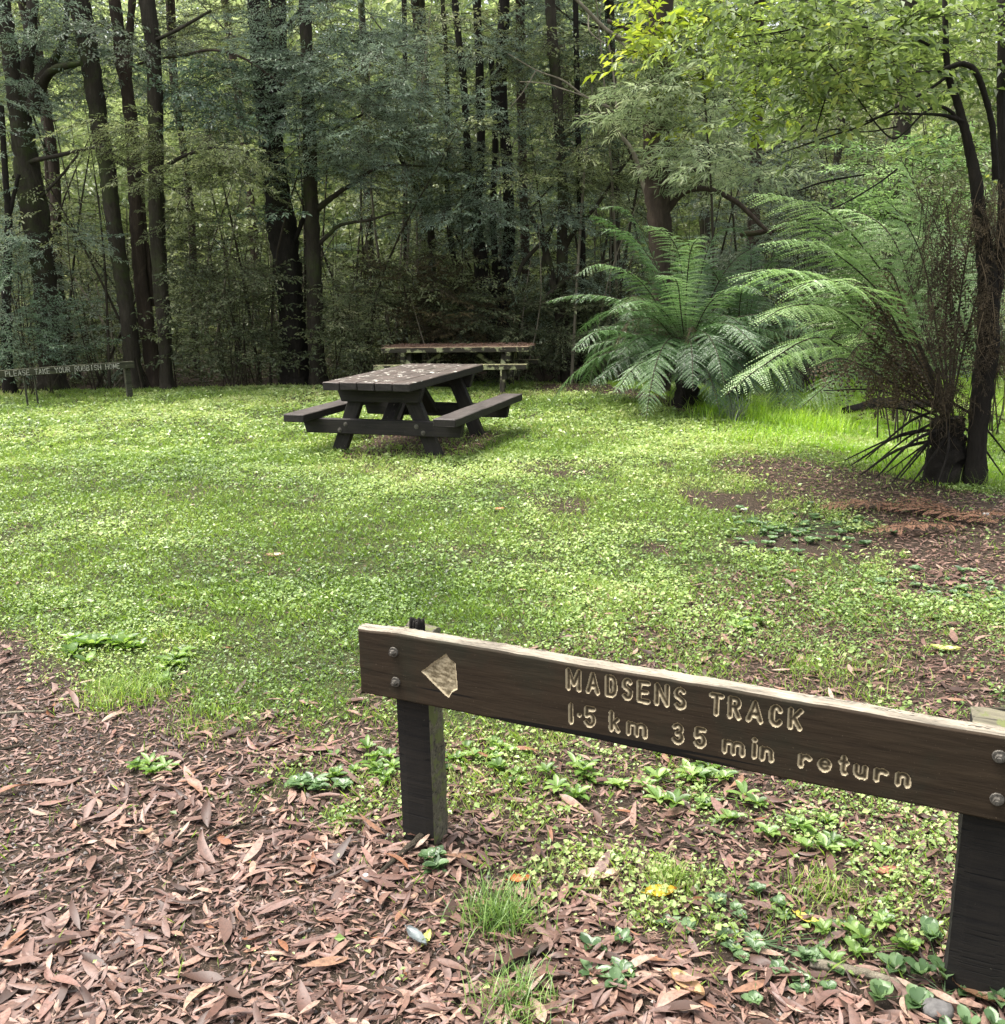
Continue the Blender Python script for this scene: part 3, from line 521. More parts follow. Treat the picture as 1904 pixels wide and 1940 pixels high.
# the near dark tree on the right, with its twisting limbs and broad yellow-green leaves
build_tree('twisted_tree', 'near dark leaning tree beside the large arching fern with broad yellow green leaves', 'tree', 7.05,
  [(1846, 955, 40), (1850, 850, 42), (1860, 744, 44), (1872, 651, 44), (1872, 558, 40), (1864, 466, 34), (1855, 399, 26), (1848, 340, 24), (1838, 290, 21), (1829, 250, 18), (1812, 190, 15), (1798, 150, 13), (1792, 90, 12), (1790, -5, 10)],
  branches=[([(1873, 620, 22), (1893, 500, 24), (1902, 400, 22), (1900, 300, 18), (1896, 200, 15), (1898, 80, 14), (1896, -10, 12)], .2), ([(1886, 340, 13), (1884, 290, 11), (1878, 230, 10), (1862, 170, 10), (1846, 133, 10), (1824, 121, 9), (1803, 126, 8), (1770, 136, 6), (1715, 138, 4)], -.2),
            ([(1829, 232, 10), (1790, 219, 7), (1743, 216, 5), (1690, 216, 4), (1640, 230, 3)], -.3), ([(1800, 140, 6), (1760, 170, 5), (1700, 202, 4), (1640, 235, 3.5), (1560, 262, 3), (1480, 290, 2)], -.4), ([(1824, 245, 6), (1805, 215, 6), (1780, 202, 5), (1750, 214, 4), (1715, 250, 3), (1690, 262, 3), (1660, 235, 2.5), (1620, 180, 2.5), (1570, 120, 2)], -.4),
            ([(1792, 100, 6), (1700, 60, 4), (1620, 50, 4), (1560, 40, 3), (1480, 60, 3), (1400, 70, 2)], -.5), ([(1560, 40, 3), (1530, 65, 4), (1500, 80, 3)], -.4), ([(1700, 240, 3), (1640, 250, 2.5), (1580, 245, 2), (1540, 262, 2)], -.3), ([(1700, 320, 3.5), (1660, 350, 3), (1600, 385, 3), (1560, 400, 2)], -.2), ([(1590, 120, 3), (1570, 170, 3), (1555, 215, 2.5), (1545, 250, 2)], -.3), ([(1640, 330, 3), (1560, 345, 4), (1510, 362, 3)], 0)],
  masses=[(1410, 50, 110, 45, {'s': .72, 'dens': 135}), (1520, 120, 120, 55, {'s': .72, 'dens': 165}), (1640, 60, 130, 55, {'s': .72, 'dens': 165}), (1620, 160, 130, 45, {'s': .72, 'dens': 120}), (1500, 190, 80, 30, {'s': .72, 'dens': 75}), (1800, 50, 100, 55, {'s': .72, 'dens': 150, 'd': .3}), (1740, 130, 90, 50, {'s': .72, 'dens': 90, 'd': .4}), (1850, 200, 60, 60, {'s': .72, 'dens': 60, 'd': .6}), (1620, 225, 110, 28, {'s': .72, 'dens': 45}), (1830, 320, 60, 60, {'s': .72, 'dens': 60, 'd': .8}), (1500, 20, 100, 30, {'s': .72, 'dens': 90}), (1880, 100, 50, 50, {'s': .72, 'dens': 120})],
  bark='bark_black', leaf='leaf_broad', style='broad', canopy=False, top=None)
build_tree('yellow_sapling', 'yellow leaved sapling hanging above the willow leaved tree', 'tree', 12.4, [(1352, 700, 5), (1350, 420, 5), (1340, 250, 4.5), (1330, 120, 4), (1320, -5, 3)],
  branches=[([(1330, 120, 3), (1290, 80, 2.5), (1250, 40, 2)], 0), ([(1325, 60, 3), (1350, 20, 2)], 0), ([(1330, 150, 3), (1280, 160, 2), (1230, 150, 1.6)], 0)],
  masses=[(1265, 30, 55, 30, {'dens': 60, 'rd': .3, 's': 1.3}), (1290, 80, 60, 30, {'dens': 45, 'rd': .3, 's': 1.5}), (1250, 130, 40, 22, {'dens': 30, 'rd': .3, 's': 1.5}), (1340, 40, 50, 30, {'dens': 45, 'rd': .3, 's': 1.5}), (1390, 170, 50, 24, {'dens': 30, 'rd': .3, 's': 1.5}), (1330, 240, 30, 10, {'dens': 20, 'rd': .2})], bark='twig', leaf='leaf_yellow', style='broad', canopy=False, top=None)

# slender trees deeper in the wood: one kind, copied
def slender(k):
    g = rs(700 + k); t = thing('slender_tree', 'slender dark tree standing deeper in the shaded wood', 'tree', group='slender trees deeper in the wood')
    mb = MB(); n = 7; z = np.linspace(-.4, 12, n); x = np.cumsum(g.randn(n) * .13); y = np.cumsum(g.randn(n) * .1); pts = np.stack([x - x[0], y - y[0], z], 1); r = np.linspace(.09, .04, n) * (1 + .6 * g.rand())
    tube(mb, pts, r, 8, rough=.2, seed=k); mb.obj('trunk', M['bark' if k % 2 else 'bark_brown'], t); mb = MB()
    for q in range(5):
        a = g.rand() * 6.3; i = g.randint(1, n - 1); p = pts[i]; d = np.array([math.cos(a), math.sin(a), .4]); tube(mb, [p, p + d * .8, p + d * 1.5 + [0, 0, .4]], [.03, .02, .008], 5, seed=q)
    mb.obj('branch', M['twig'], t); mb = MB(); m = 60
    p = np.stack([g.randn(m) * .9, g.randn(m) * .9, g.uniform(1.2, 11, m)], 1) + np.array([pts[:, 0].mean(), 0, 0]); sprays(mb, p, p[:, :2], 'fine', g, scale=1.4); mb.obj('crown', [M['leaf_teal' if k != 1 else 'leaf_olive'], M['twig']], t); return t
protos = [slender(k) for k in range(4)]
def dup(root, loc, rz, sc=1.):
    r = root.copy(); C.objects.link(r); r.location = loc; r.rotation_euler = (0, 0, rz); r.scale = (sc,) * 3
    for ch in root.children: c = ch.copy(); C.objects.link(c); c.parent = r
    return r
g = rs(9); spots = [(-7.5, 17.5), (-4.2, 19), (-1.4, 19.5), (2.2, 18.5), (4.6, 18), (7, 18.5), (-9.5, 22), (-3.2, 24.5), (1.7, 24), (5, 24), (-6.4, 26), (8.5, 26)]
for k, (x, y) in enumerate(spots):
    loc = (x, y, float(gz(x, y))); rz = g.rand() * 6.28; sc = g.uniform(.85, 1.25)
    if k < 4: protos[k].location = loc; protos[k].rotation_euler = (0, 0, rz)
    else: dup(protos[k % 4], loc, rz, sc)

# ------------------------------------------------------------------ shrubs and undergrowth
def shrub(name, label, D, masses, leaf, style, dens, stems=9, cat='shrub', seed=0, pitch=(-.4, .5), s=1., group=None):
    g = rs(900 + seed); u0 = np.mean([m[0] for m in masses]); b = P(u0, 700, D); b[2] = float(gz(b[0], b[1])); t = thing(name, label, cat, tuple(b), 0, group)
    mb = MB()
    for k in range(stems):
        m = masses[k % len(masses)]; tip = P(m[0] + g.uniform(-.7, .7) * m[2], m[1] + g.uniform(-.8, .3) * m[3], D + g.uniform(-.3, .3)); st = b + np.array([g.uniform(-.4, .4) * m[2] * pxm(D) * 1.5, g.uniform(-.2, .2), -.05]); mid = (st + tip) / 2 + g.randn(3) * .06
        tube(mb, np.array([st, mid, tip]) - b, [.009, .006, .003], 5, seed=k)
    mb.obj('stem', M['twig'], t); mb = MB()
    for m in masses: mass(mb, m[0], m[1], m[2], m[3], D + (m[4] if len(m) > 4 else 0), .5, dens, style, g, s, pitch=pitch)
    mb.v = [v - b.astype(np.float32) for v in mb.v]; mb.obj('foliage', [M[leaf], M['twig']], t); return t
shrub('shrub', 'dark feathery bush swallowing the foot of the forked mossy tree', 14.2, [(40, 620, 70, 60), (20, 500, 40, 50), (110, 660, 50, 30)], 'leaf_dark', 'fine', 45, seed=1)
shrub('shrub', 'grey green bush between the mossy tree and the leaning trunk', 15.6, [(190, 640, 50, 50), (170, 540, 50, 50)], 'leaf_grey', 'oval', 26, seed=2)
shrub('shrub', 'leafy dark bush filling the gap beside the cluster behind the notice rail', 15.0, [(400, 620, 70, 60), (450, 540, 60, 60), (380, 500, 40, 50), (470, 660, 60, 40)], 'under', 'oval', 55, seed=3)
shrub('shrub', 'thin twiggy bush with sparse leaves behind the massive trunk', 16.0, [(480, 450, 60, 60), (430, 430, 60, 50)], 'leaf_olive', 'oval', 26, seed=4)
shrub('shrub', 'brownish rounded thicket behind the near picnic table', 14.9, [(680, 640, 70, 55), (740, 580, 70, 55), (650, 580, 40, 50), (790, 640, 60, 50)], 'under', 'oval', 60, seed=5, stems=20)
shrub('shrub', 'dense grey brown bush standing over the far picnic table', 15.1, [(780, 520, 60, 50), (850, 600, 70, 60), (830, 660, 90, 40)], 'leaf_brown', 'fine', 55, seed=6, stems=22)
shrub('shrub', 'dark drooping thicket right behind the far table', 15.0, [(950, 600, 80, 60), (1010, 650, 60, 45), (960, 670, 80, 30)], 'under', 'fine', 60, seed=7, stems=16)
shrub('shrub', 'dim green bush between the upright trunk and the tree fern', 15.4, [(1130, 620, 60, 60), (1100, 560, 60, 50), (1160, 560, 40, 50)], 'under', 'oval', 45, seed=8)
shrub('shrub', 'tall grey green brush screen above the tree fern', 14.6, [(1500, 470, 80, 70), (1600, 420, 90, 60), (1420, 520, 60, 50), (1560, 340, 80, 50)], 'leaf_grey', 'fine', 40, seed=9, stems=24)
shrub('shrub', 'pale green brush behind the large arching fern', 11.5, [(1700, 480, 80, 80), (1760, 560, 70, 70), (1640, 560, 60, 60)], 'leaf_willow', 'fine', 34, seed=10, stems=12)
shrub('shrub', 'light feathery sapling in front of the brush beside the twisted tree', 9.6, [(1710, 300, 55, 60), (1740, 380, 60, 60), (1690, 410, 50, 40)], 'fern_pale', 'fine', 60, seed=11, stems=6)
shrub('shrub', 'dark brush beyond the twisted tree at the edge of view', 10.5, [(1890, 560, 50, 90), (1900, 420, 40, 70), (1880, 680, 40, 50)], 'leaf_olive', 'fine', 40, seed=12)

g = rs(31); mb = MB()                                                     # undergrowth mass behind the edge
n = 2600; y = g.uniform(15.6, 22, n); x = g.uniform(-.62, .62, n) * y; h = g.rand(n) ** 1.5 * 2.1 * (.5 + fbm(x, y, .5, 5, 2)); z = gz(x, y) + h
sprays(mb, np.stack([x, y, z], 1), g.randn(n, 2), 'oval', g, (-.5, .6), 1.35, base_r=g.rand(n) * .8)
tag(mb.obj('undergrowth', [M['under'], M['twig']]), 'shaded undergrowth between the trunks', kind='stuff')
mb = MB()
for k in range(330):                                                    # saplings and dead sticks in the thicket
    y = g.uniform(14.6, 21); x = g.uniform(-.58, .58) * y; b = np.array([x, y, float(gz(x, y))]); h = g.uniform(.8, 3.4) if k < 240 else g.uniform(3, 6.5); l = g.randn(2) * (.35 if k < 240 else .9)
    tube(mb, [b, b + [l[0] * .5 + g.randn() * .1, l[1] * .4, h * .5], b + [l[0] * 1.3, l[1], h]], [.012 + .014 * (k >= 240), .009 + .008 * (k >= 240), .003], 4, seed=k, sub=4, mat=int(g.rand() < .3), cap=False)
tag(mb.obj('thicket_sticks', [M['twig'], M['twig_pale']]), 'tangle of thin dead sticks in the shaded undergrowth', kind='stuff')
mb = MB(); n = 17000                                                       # wood far behind, sunlight and haze put into its leaf colour
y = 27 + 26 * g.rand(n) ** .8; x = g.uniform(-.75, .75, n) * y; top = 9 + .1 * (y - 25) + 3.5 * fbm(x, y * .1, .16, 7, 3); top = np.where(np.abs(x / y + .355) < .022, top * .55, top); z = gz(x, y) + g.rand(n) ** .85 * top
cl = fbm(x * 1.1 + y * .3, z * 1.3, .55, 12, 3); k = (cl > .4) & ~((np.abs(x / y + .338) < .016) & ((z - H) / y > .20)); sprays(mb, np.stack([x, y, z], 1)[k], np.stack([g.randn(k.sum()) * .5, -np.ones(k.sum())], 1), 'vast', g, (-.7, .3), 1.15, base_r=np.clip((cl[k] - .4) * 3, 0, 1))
tag(mb.obj('distant_forest', [M['leaf_lit_tint'], M['twig']]), 'wood far behind the dark trees, sunlight painted into its pale leaves', kind='stuff')
mb = MB(); n = 1500
y = g.uniform(22.5, 30, n); x = g.uniform(-.66, .66, n) * y; z = gz(x, y) + g.rand(n) ** 1.3 * 6.5 * (.3 + 1.1 * fbm(x, y * .2, .3, 14, 3)); sprays(mb, np.stack([x, y, z], 1), np.stack([g.randn(n), -np.ones(n)], 1), 'coarse', g, (-.6, .4), 1.3)
tag(mb.obj('middle_forest', [M['leaf_olive'], M['twig']]), 'olive bushes crowding the middle distance of the wood', kind='stuff')

mb = MB(); n = 16000                                                      # layered foliage between the trunks
y = 14.7 + 7 * g.rand(n); x = g.uniform(-.58, .58, n) * y; zz = g.uniform(.2, 8.5, n); z = gz(x, y) + zz; cl = fbm(x * .8 + 40, z * 1.5 + y * .35, .75, 21, 4); k = (cl > .535) & ~((np.abs(x / y + .338) < .02) & ((z - H) / y > .20))
x, y, z, cl = x[k], y[k], z[k], cl[k]; ol = fbm(x, z, .5, 24, 2) > .52; P3 = np.stack([x, y, z], 1); br_ = np.clip((cl - .45) * 3.5, 0, 1)
for q, sel in enumerate((~ol, ol)): sprays(mb, P3[sel], np.stack([g.randn(sel.sum()), -np.ones(sel.sum()) * .5], 1), 'oval' if q else 'fine', g, (-.5, .2), 1.35, mat=q * 2, tmat=1, base_r=br_[sel])
tag(mb.obj('understorey_foliage', [M['leaf_teal'], M['twig'], M['leaf_olive']]), 'layered sprays of small leaves hanging between the trunks', kind='stuff')
# ------------------------------------------------------------------ ferns
def frond(mb, pts, n_p=36, plen=.34, mat=0, rmat=1, g=None, dead=False, rr=.009, start=.22, droop=.25, pin=24, br=.5):
    """bipinnate frond along a curve of points"""
    A = smooth_line(pts, 12); seg = np.linalg.norm(np.diff(A, axis=0), axis=1); cum = np.concatenate([[0], np.cumsum(seg)]); cum /= cum[-1]
    at = lambda t: np.array([np.interp(t, cum, A[:, k]) for k in range(3)])
    tube(mb, A[::4] if len(A) > 12 else A, np.linspace(rr, rr * .25, len(A[::4] if len(A) > 12 else A)), 5, .3, rmat, sub=3, cap=False)
    pw_ = (1 - start) * seg.sum() / n_p * (.62 if not dead else .8)
    for i in range(n_p):
        t = start + (1 - start) * (i + .3) / n_p; p = at(t); tg = unit(at(min(1, t + .02)) - at(t - .02)); sd = np.cross(tg, [0, 0, 1.])
        if np.linalg.norm(sd) < .15: sd = np.array([1., 0, 0])
        sd = unit(sd); q = (t - start) / (1 - start); l = plen * (math.sin(PI * min(1, q * .92 + .10)) ** .6) * (1 - .25 * q) + .02
        if q > .9: l *= (1.02 - q) / .12 + .1
        l0 = l; up = unit(np.cross(sd, tg)); up = up if up[2] > 0 else -up
        for s in (-1, 1):
            if dead and g.rand() < .25: continue
            d = unit(s * sd * 1. + tg * (.35 + .4 * q + .12 * g.randn()) - up * (droop * .5 + .12 * g.randn())); l = l0 * g.uniform(.82, 1.08)
            if g.rand() < .04: l *= .5
            if dead: d = unit(d * .5 + np.array([0, 0, -1.]) + .25 * g.randn(3))
            m = max(4, int(pin * l / plen)); k = (np.arange(m) + .5) / m; b = p + d * l * k[:, None] - np.array([0, 0, 1.]) * (droop * l * k ** 2)[:, None]
            ax = unit(d - up * .2); nn = unit(up + .15 * g.randn(3)); cr = unit(np.cross(nn, ax)); wl = pw_ * (l / plen) ** .5 * (1 - k ** 2 * .75) * (.5 if dead else 1); sp = l / m
            for s2 in (-1, 1):
                dd = unit(s2 * cr[None, :] + ax[None, :] * .75 + .1 * g.randn(m, 3)); nv = unit(np.tile(nn, (m, 1)) + .2 * g.randn(m, 3))
                leaf_quads(mb, b, dd, nv, wl, sp * .9, np.clip(br + .25 * q + .3 * (g.rand(m) - .5) + .12 * s2, 0, 1), mat, .1, .35)
def arc(base, az, el, L, droop, g=None, n=7):
    """curve starting at base with elevation el, bending down"""
    p = np.array(base, float); out = [p.copy()]; e = el
    for k in range(n): d = np.array([math.sin(az) * math.cos(e), math.cos(az) * math.cos(e), math.sin(e)]); p = p + d * L / n; out.append(p.copy()); e -= droop / n
    return np.array(out)
def fern_plant(name, label, D, crown_uv, traced, n_rand, L, seed, els=(.75, 1.25), leaf='fern', dead=(), plen=.34, trunk_px=None, rand_az=None, stubs=(), pin=24, start=.22, low=0):
    g = rs(seed); c = P(crown_uv[0], crown_uv[1], D); b = np.array([c[0], c[1], float(gz(c[0], c[1]))]); t = thing(name, label, 'tree fern', tuple(b))
    mb = MB(); r = (trunk_px or 40) * pxm(D) / 2; tube(mb, np.array([[0, 0, -.06], [.01, 0, (c[2] - b[2]) * .5], [0, 0, c[2] - b[2]]]), [r * 1.2, r, r * .85], 16, rough=.5, seed=seed, sub=8)
    mb.obj('trunk', M['bark_black'], t); lm = [M[leaf], M['twig']]
    for tr in traced:
        p = np.array([c - b] + [P(u, v, D + dd) - b for u, v, dd in tr]); mb = MB(); frond(mb, p, g=g, plen=plen * g.uniform(.9, 1.1), br=g.uniform(.25, .65), pin=pin, start=start); mb.obj('frond', lm, t)
    for k in range(n_rand):
        az = g.uniform(0, 2 * PI) if rand_az is None else g.uniform(*rand_az); mb = MB(); frond(mb, arc(c - b + g.randn(3) * .03, az, g.uniform(*els), L * g.uniform(.8, 1.1), g.uniform(1.3, 2.0)), g=g, plen=plen, br=g.uniform(.15, .5), pin=pin); mb.obj('frond', lm, t)
    for k in range(low):
        az = PI + g.uniform(-1.5, 1.5); mb = MB(); frond(mb, arc(c - b + g.randn(3) * .04, az, g.uniform(.15, .7), L * g.uniform(.6, .9), g.uniform(.9, 1.6)), g=g, plen=plen, br=g.uniform(.1, .5), pin=pin); mb.obj('frond', lm, t)
    for tr in dead:
        p = np.array([c - b] + [P(u, v, D + dd) - b for u, v, dd in tr]); mb = MB(); frond(mb, p, g=g, plen=plen * .75, dead=True, br=g.uniform(.2, .6), start=.3, pin=12, n_p=26); o = mb.obj('dead_frond', [M['fern_dead'], M['twig']], t); o['label'] = 'withered brown hanging frond'
    if stubs:
        mb = MB()
        for (u, v, dd, w_) in stubs:
            e = P(u, v, D + dd) - b; s0 = c - b + g.randn(3) * np.array([.05, .05, .08]); mid = (s0 + e) / 2 + np.array([0, 0, .05]) + g.randn(3) * .03; tube(mb, [s0, mid, e], [w_ * 1.2, w_, w_ * .5], 5, seed=int(u), sub=4)
            for q in range(9):
                tq = g.rand(); p0 = s0 * (1 - tq) + e * tq + (mid - (s0 + e) / 2) * 4 * tq * (1 - tq); tube(mb, [p0, p0 + np.array([g.randn() * .03, g.randn() * .03, -g.uniform(.03, .12)])], [.003, .001], 3, sub=2, cap=False)
        mb.obj('dead_stalks', M['bark_black'], t)
    return t
fern_plant('tree_fern', 'low spreading tree fern beyond the end of the far picnic table', 11.6, (1300, 672), [
  [(1230, 500, 0), (1160, 425, -.1), (1106, 402, -.3)], [(1220, 540, -.3), (1140, 500, -.5), (1085, 525, -.7)], [(1290, 500, 0), (1260, 440, -.2), (1215, 425, -.5)], [(1330, 510, .2), (1360, 440, .2), (1420, 430, 0)],
  [(1240, 600, -.6), (1195, 590, -.9), (1180, 612, -1.1)], [(1220, 640, -.5), (1140, 625, -.9), (1082, 668, -1.2)], [(1270, 680, -.7), (1210, 690, -1.1), (1162, 748, -1.4)], [(1310, 650, -.7), (1340, 665, -1.1), (1365, 710, -1.3)],
  [(1360, 600, -.5), (1410, 620, -.9), (1448, 660, -1.2)], [(1380, 560, 0), (1450, 530, -.2), (1520, 560, -.5)], [(1370, 520, .3), (1430, 470, .4), (1500, 480, .3)], [(1270, 560, -.5), (1200, 450, -.5), (1130, 430, -.7)], [(1300, 560, -.4), (1310, 470, -.8), (1340, 440, -1.1)],
  [(1360, 640, -.3), (1440, 640, -.5), (1500, 690, -.7)], [(1250, 520, .3), (1190, 400, .4), (1120, 395, .4)], [(1340, 580, -.6), (1400, 540, -1.0), (1450, 560, -1.3)], [(1290, 590, -.7), (1280, 530, -1.1), (1240, 520, -1.4)]], 24, 1.95, 41, plen=.27, low=16, els=(.3, 1.2),
  dead=[[(1260, 620, -.3), (1200, 600, -.4), (1160, 660, -.5)], [(1290, 680, -.4), (1250, 700, -.6), (1220, 740, -.7)], [(1240, 590, 0), (1200, 560, 0), (1150, 600, 0)], [(1330, 690, -.3), (1350, 700, -.5), (1370, 750, -.6)], [(1320, 640, -.5), (1310, 620, -.8), (1300, 680, -.9)]], trunk_px=34,
  stubs=[(1180, 730, -.4, .012), (1210, 745, -.5, .012), (1250, 750, -.6, .012), (1300, 755, -.6, .012), (1360, 750, -.5, .01), (1150, 715, -.2, .01), (1400, 745, -.3, .01)])
fern_plant('tree_fern', 'large arching tree fern at the foot of the twisted dark tree', 7.2, (1798, 790), [
  [(1700, 560, -.1), (1590, 420, -.2), (1500, 375, -.4), (1408, 364, -.6)], [(1720, 620, -.2), (1610, 500, -.5), (1520, 455, -.8), (1436, 462, -1.0)], [(1700, 640, -.3), (1580, 540, -.7), (1480, 510, -1.1), (1384, 527, -1.4)], [(1690, 680, -.4), (1590, 590, -.9), (1500, 580, -1.2), (1436, 612, -1.5)],
  [(1680, 720, -.3), (1560, 640, -.6), (1450, 690, -.9), (1376, 748, -1.1)], [(1770, 600, .3), (1740, 470, .5), (1680, 380, .6), (1600, 350, .6)], [(1760, 640, .4), (1720, 540, .7), (1650, 480, .9), (1570, 470, 1.0)], [(1790, 620, .3), (1800, 500, .5), (1770, 420, .7)], [(1820, 640, .3), (1850, 540, .6), (1890, 500, .9)], [(1780, 560, .7), (1750, 400, 1.0), (1700, 290, 1.1), (1660, 270, 1.0)],
  [(1740, 590, .5), (1690, 450, .8), (1620, 400, 1.1), (1540, 400, 1.3)], [(1700, 600, .1), (1600, 470, .1), (1520, 420, -.1), (1450, 430, -.2)], [(1700, 690, .3), (1610, 600, .3), (1530, 570, .1), (1460, 590, -.1)], [(1720, 650, -.5), (1640, 560, -1.0), (1560, 530, -1.4), (1480, 560, -1.7)], [(1800, 580, .5), (1780, 440, .8), (1720, 350, 1.0)], [(1730, 740, .4), (1650, 690, .5), (1580, 720, .4), (1520, 770, .3)]], 6, 1.9, 42, leaf='fern_pale', plen=.37, start=.36, rand_az=(-1.2, 1.6),
  dead=[[(1700, 640, -.7), (1640, 540, -1.1), (1600, 560, -1.3)], [(1710, 700, -.6), (1640, 650, -1.0), (1590, 700, -1.3)], [(1730, 690, -.5), (1680, 580, -.9), (1620, 530, -1.3)], [(1700, 730, -.6), (1600, 680, -1.2), (1530, 700, -1.6)], [(1720, 670, -.8), (1660, 610, -1.2), (1620, 640, -1.4)], [(1730, 640, -.3), (1690, 520, -.5), (1640, 520, -.7)], [(1790, 640, .2), (1800, 480, .2), (1790, 380, .3), (1760, 420, .3)], [(1730, 730, -.2), (1660, 680, -.4), (1640, 760, -.5)], [(1820, 560, .1), (1850, 400, .1), (1880, 380, .1)], [(1740, 700, .2), (1690, 640, .3), (1700, 750, .3)], [(1840, 600, .1), (1880, 500, .1), (1895, 560, .1)]],
  trunk_px=62, stubs=[(1612, 882, -.1, .011), (1640, 870, -.1, .010), (1600, 872, 0, .009), (1660, 905, -.2, .012), (1690, 915, -.3, .010), (1630, 900, -.2, .012), (1720, 925, -.3, .010), (1745, 930, -.3, .010), (1770, 938, -.4, .009), (1705, 905, 0, .010), (1735, 905, .1, .009), (1680, 895, .1, .008), (1870, 930, -.1, .010), (1900, 900, 0, .010), (1915, 870, .1, .010), (1560, 740, -.1, .008), (1665, 770, .1, .010), (1760, 915, .1, .009), (1650, 885, .2, .008)])
fern_plant('tree_fern', 'second tree fern crown merging with the low spreading one', 12.3, (1400, 690), [
  [(1430, 560, 0), (1480, 470, -.2), (1550, 450, -.5)], [(1420, 540, .2), (1420, 460, .3), (1390, 420, .3)], [(1460, 600, -.3), (1530, 560, -.6), (1600, 600, -.9)], [(1450, 640, -.5), (1510, 620, -.9), (1560, 680, -1.2)], [(1380, 580, -.3), (1340, 500, -.5), (1290, 500, -.7)], [(1400, 600, -.6), (1410, 540, -1.0), (1440, 560, -1.3)], [(1440, 680, -.6), (1490, 690, -1.0), (1530, 740, -1.2)]], 16, 1.75, 43, plen=.27, low=10, els=(.3, 1.2), trunk_px=32,
  dead=[[(1420, 690, -.4), (1450, 700, -.6), (1470, 745, -.7)], [(1390, 680, -.5), (1380, 700, -.7), (1370, 750, -.8)]])
# hanging dead fronds and moss on the twisted tree's trunk
g = rs(77); mb = MB()
for k in range(170):
    u = g.choice([1765, 1800, 1872, 1895]) + g.randn() * 17; v = g.uniform(330, 800); p = P(u, v, 7.0 + g.randn() * .12); L = g.uniform(.1, .35)
    tube(mb, [p, p + [g.randn() * .03, g.randn() * .02, -L * .6], p + [g.randn() * .06, g.randn() * .03, -L]], [.003, .0025, .001], 3, rnd=g.rand(), sub=2, cap=False)
p = np.stack([P(u, v, 7.0) for u, v in zip(g.choice([1765, 1800, 1868, 1893], 150) + g.randn(150) * 17, g.choice([380, 450, 520, 600, 660, 730], 150) + g.randn(150) * 28)]); sprays(mb, p, g.randn(150, 2), 'fine', g, (-1.5, -.5), .5, tmat=0)
tag(mb.obj('hanging_creeper', [M['fern_dead']]), 'brown withered creeper hanging in strands along the twisted tree', 'creeper')

# ------------------------------------------------------------------ picnic tables
def bolt(parent, loc, rot, r=.014, washer=True):
    mb = MB(); n = 16; th = np.linspace(0, 2 * PI, n, endpoint=False)
    def disc(R, z0, z1, hexa=False):
        t = th if not hexa else np.repeat(np.linspace(0, 2 * PI, 6, endpoint=False), 1); m = len(t); c = np.stack([R * np.cos(t), R * np.sin(t)], 1)
        V = np.vstack([np.hstack([c, np.full((m, 1), z0)]), np.hstack([c * .93, np.full((m, 1), z1)])]); k = np.arange(m); mb.add(V @ rot.T, np.stack([k, (k + 1) % m, m + (k + 1) % m, m + k], -1)); mb.add(V[m:] @ rot.T, np.arange(m)[None, :])
    if washer: disc(r * 1.7, -.001, .003)
    disc(r, .003, .014, True); disc(r * .55, .014, .018)
    o = mb.obj('bolt', M['bolt'], parent, loc=tuple(loc)); return o
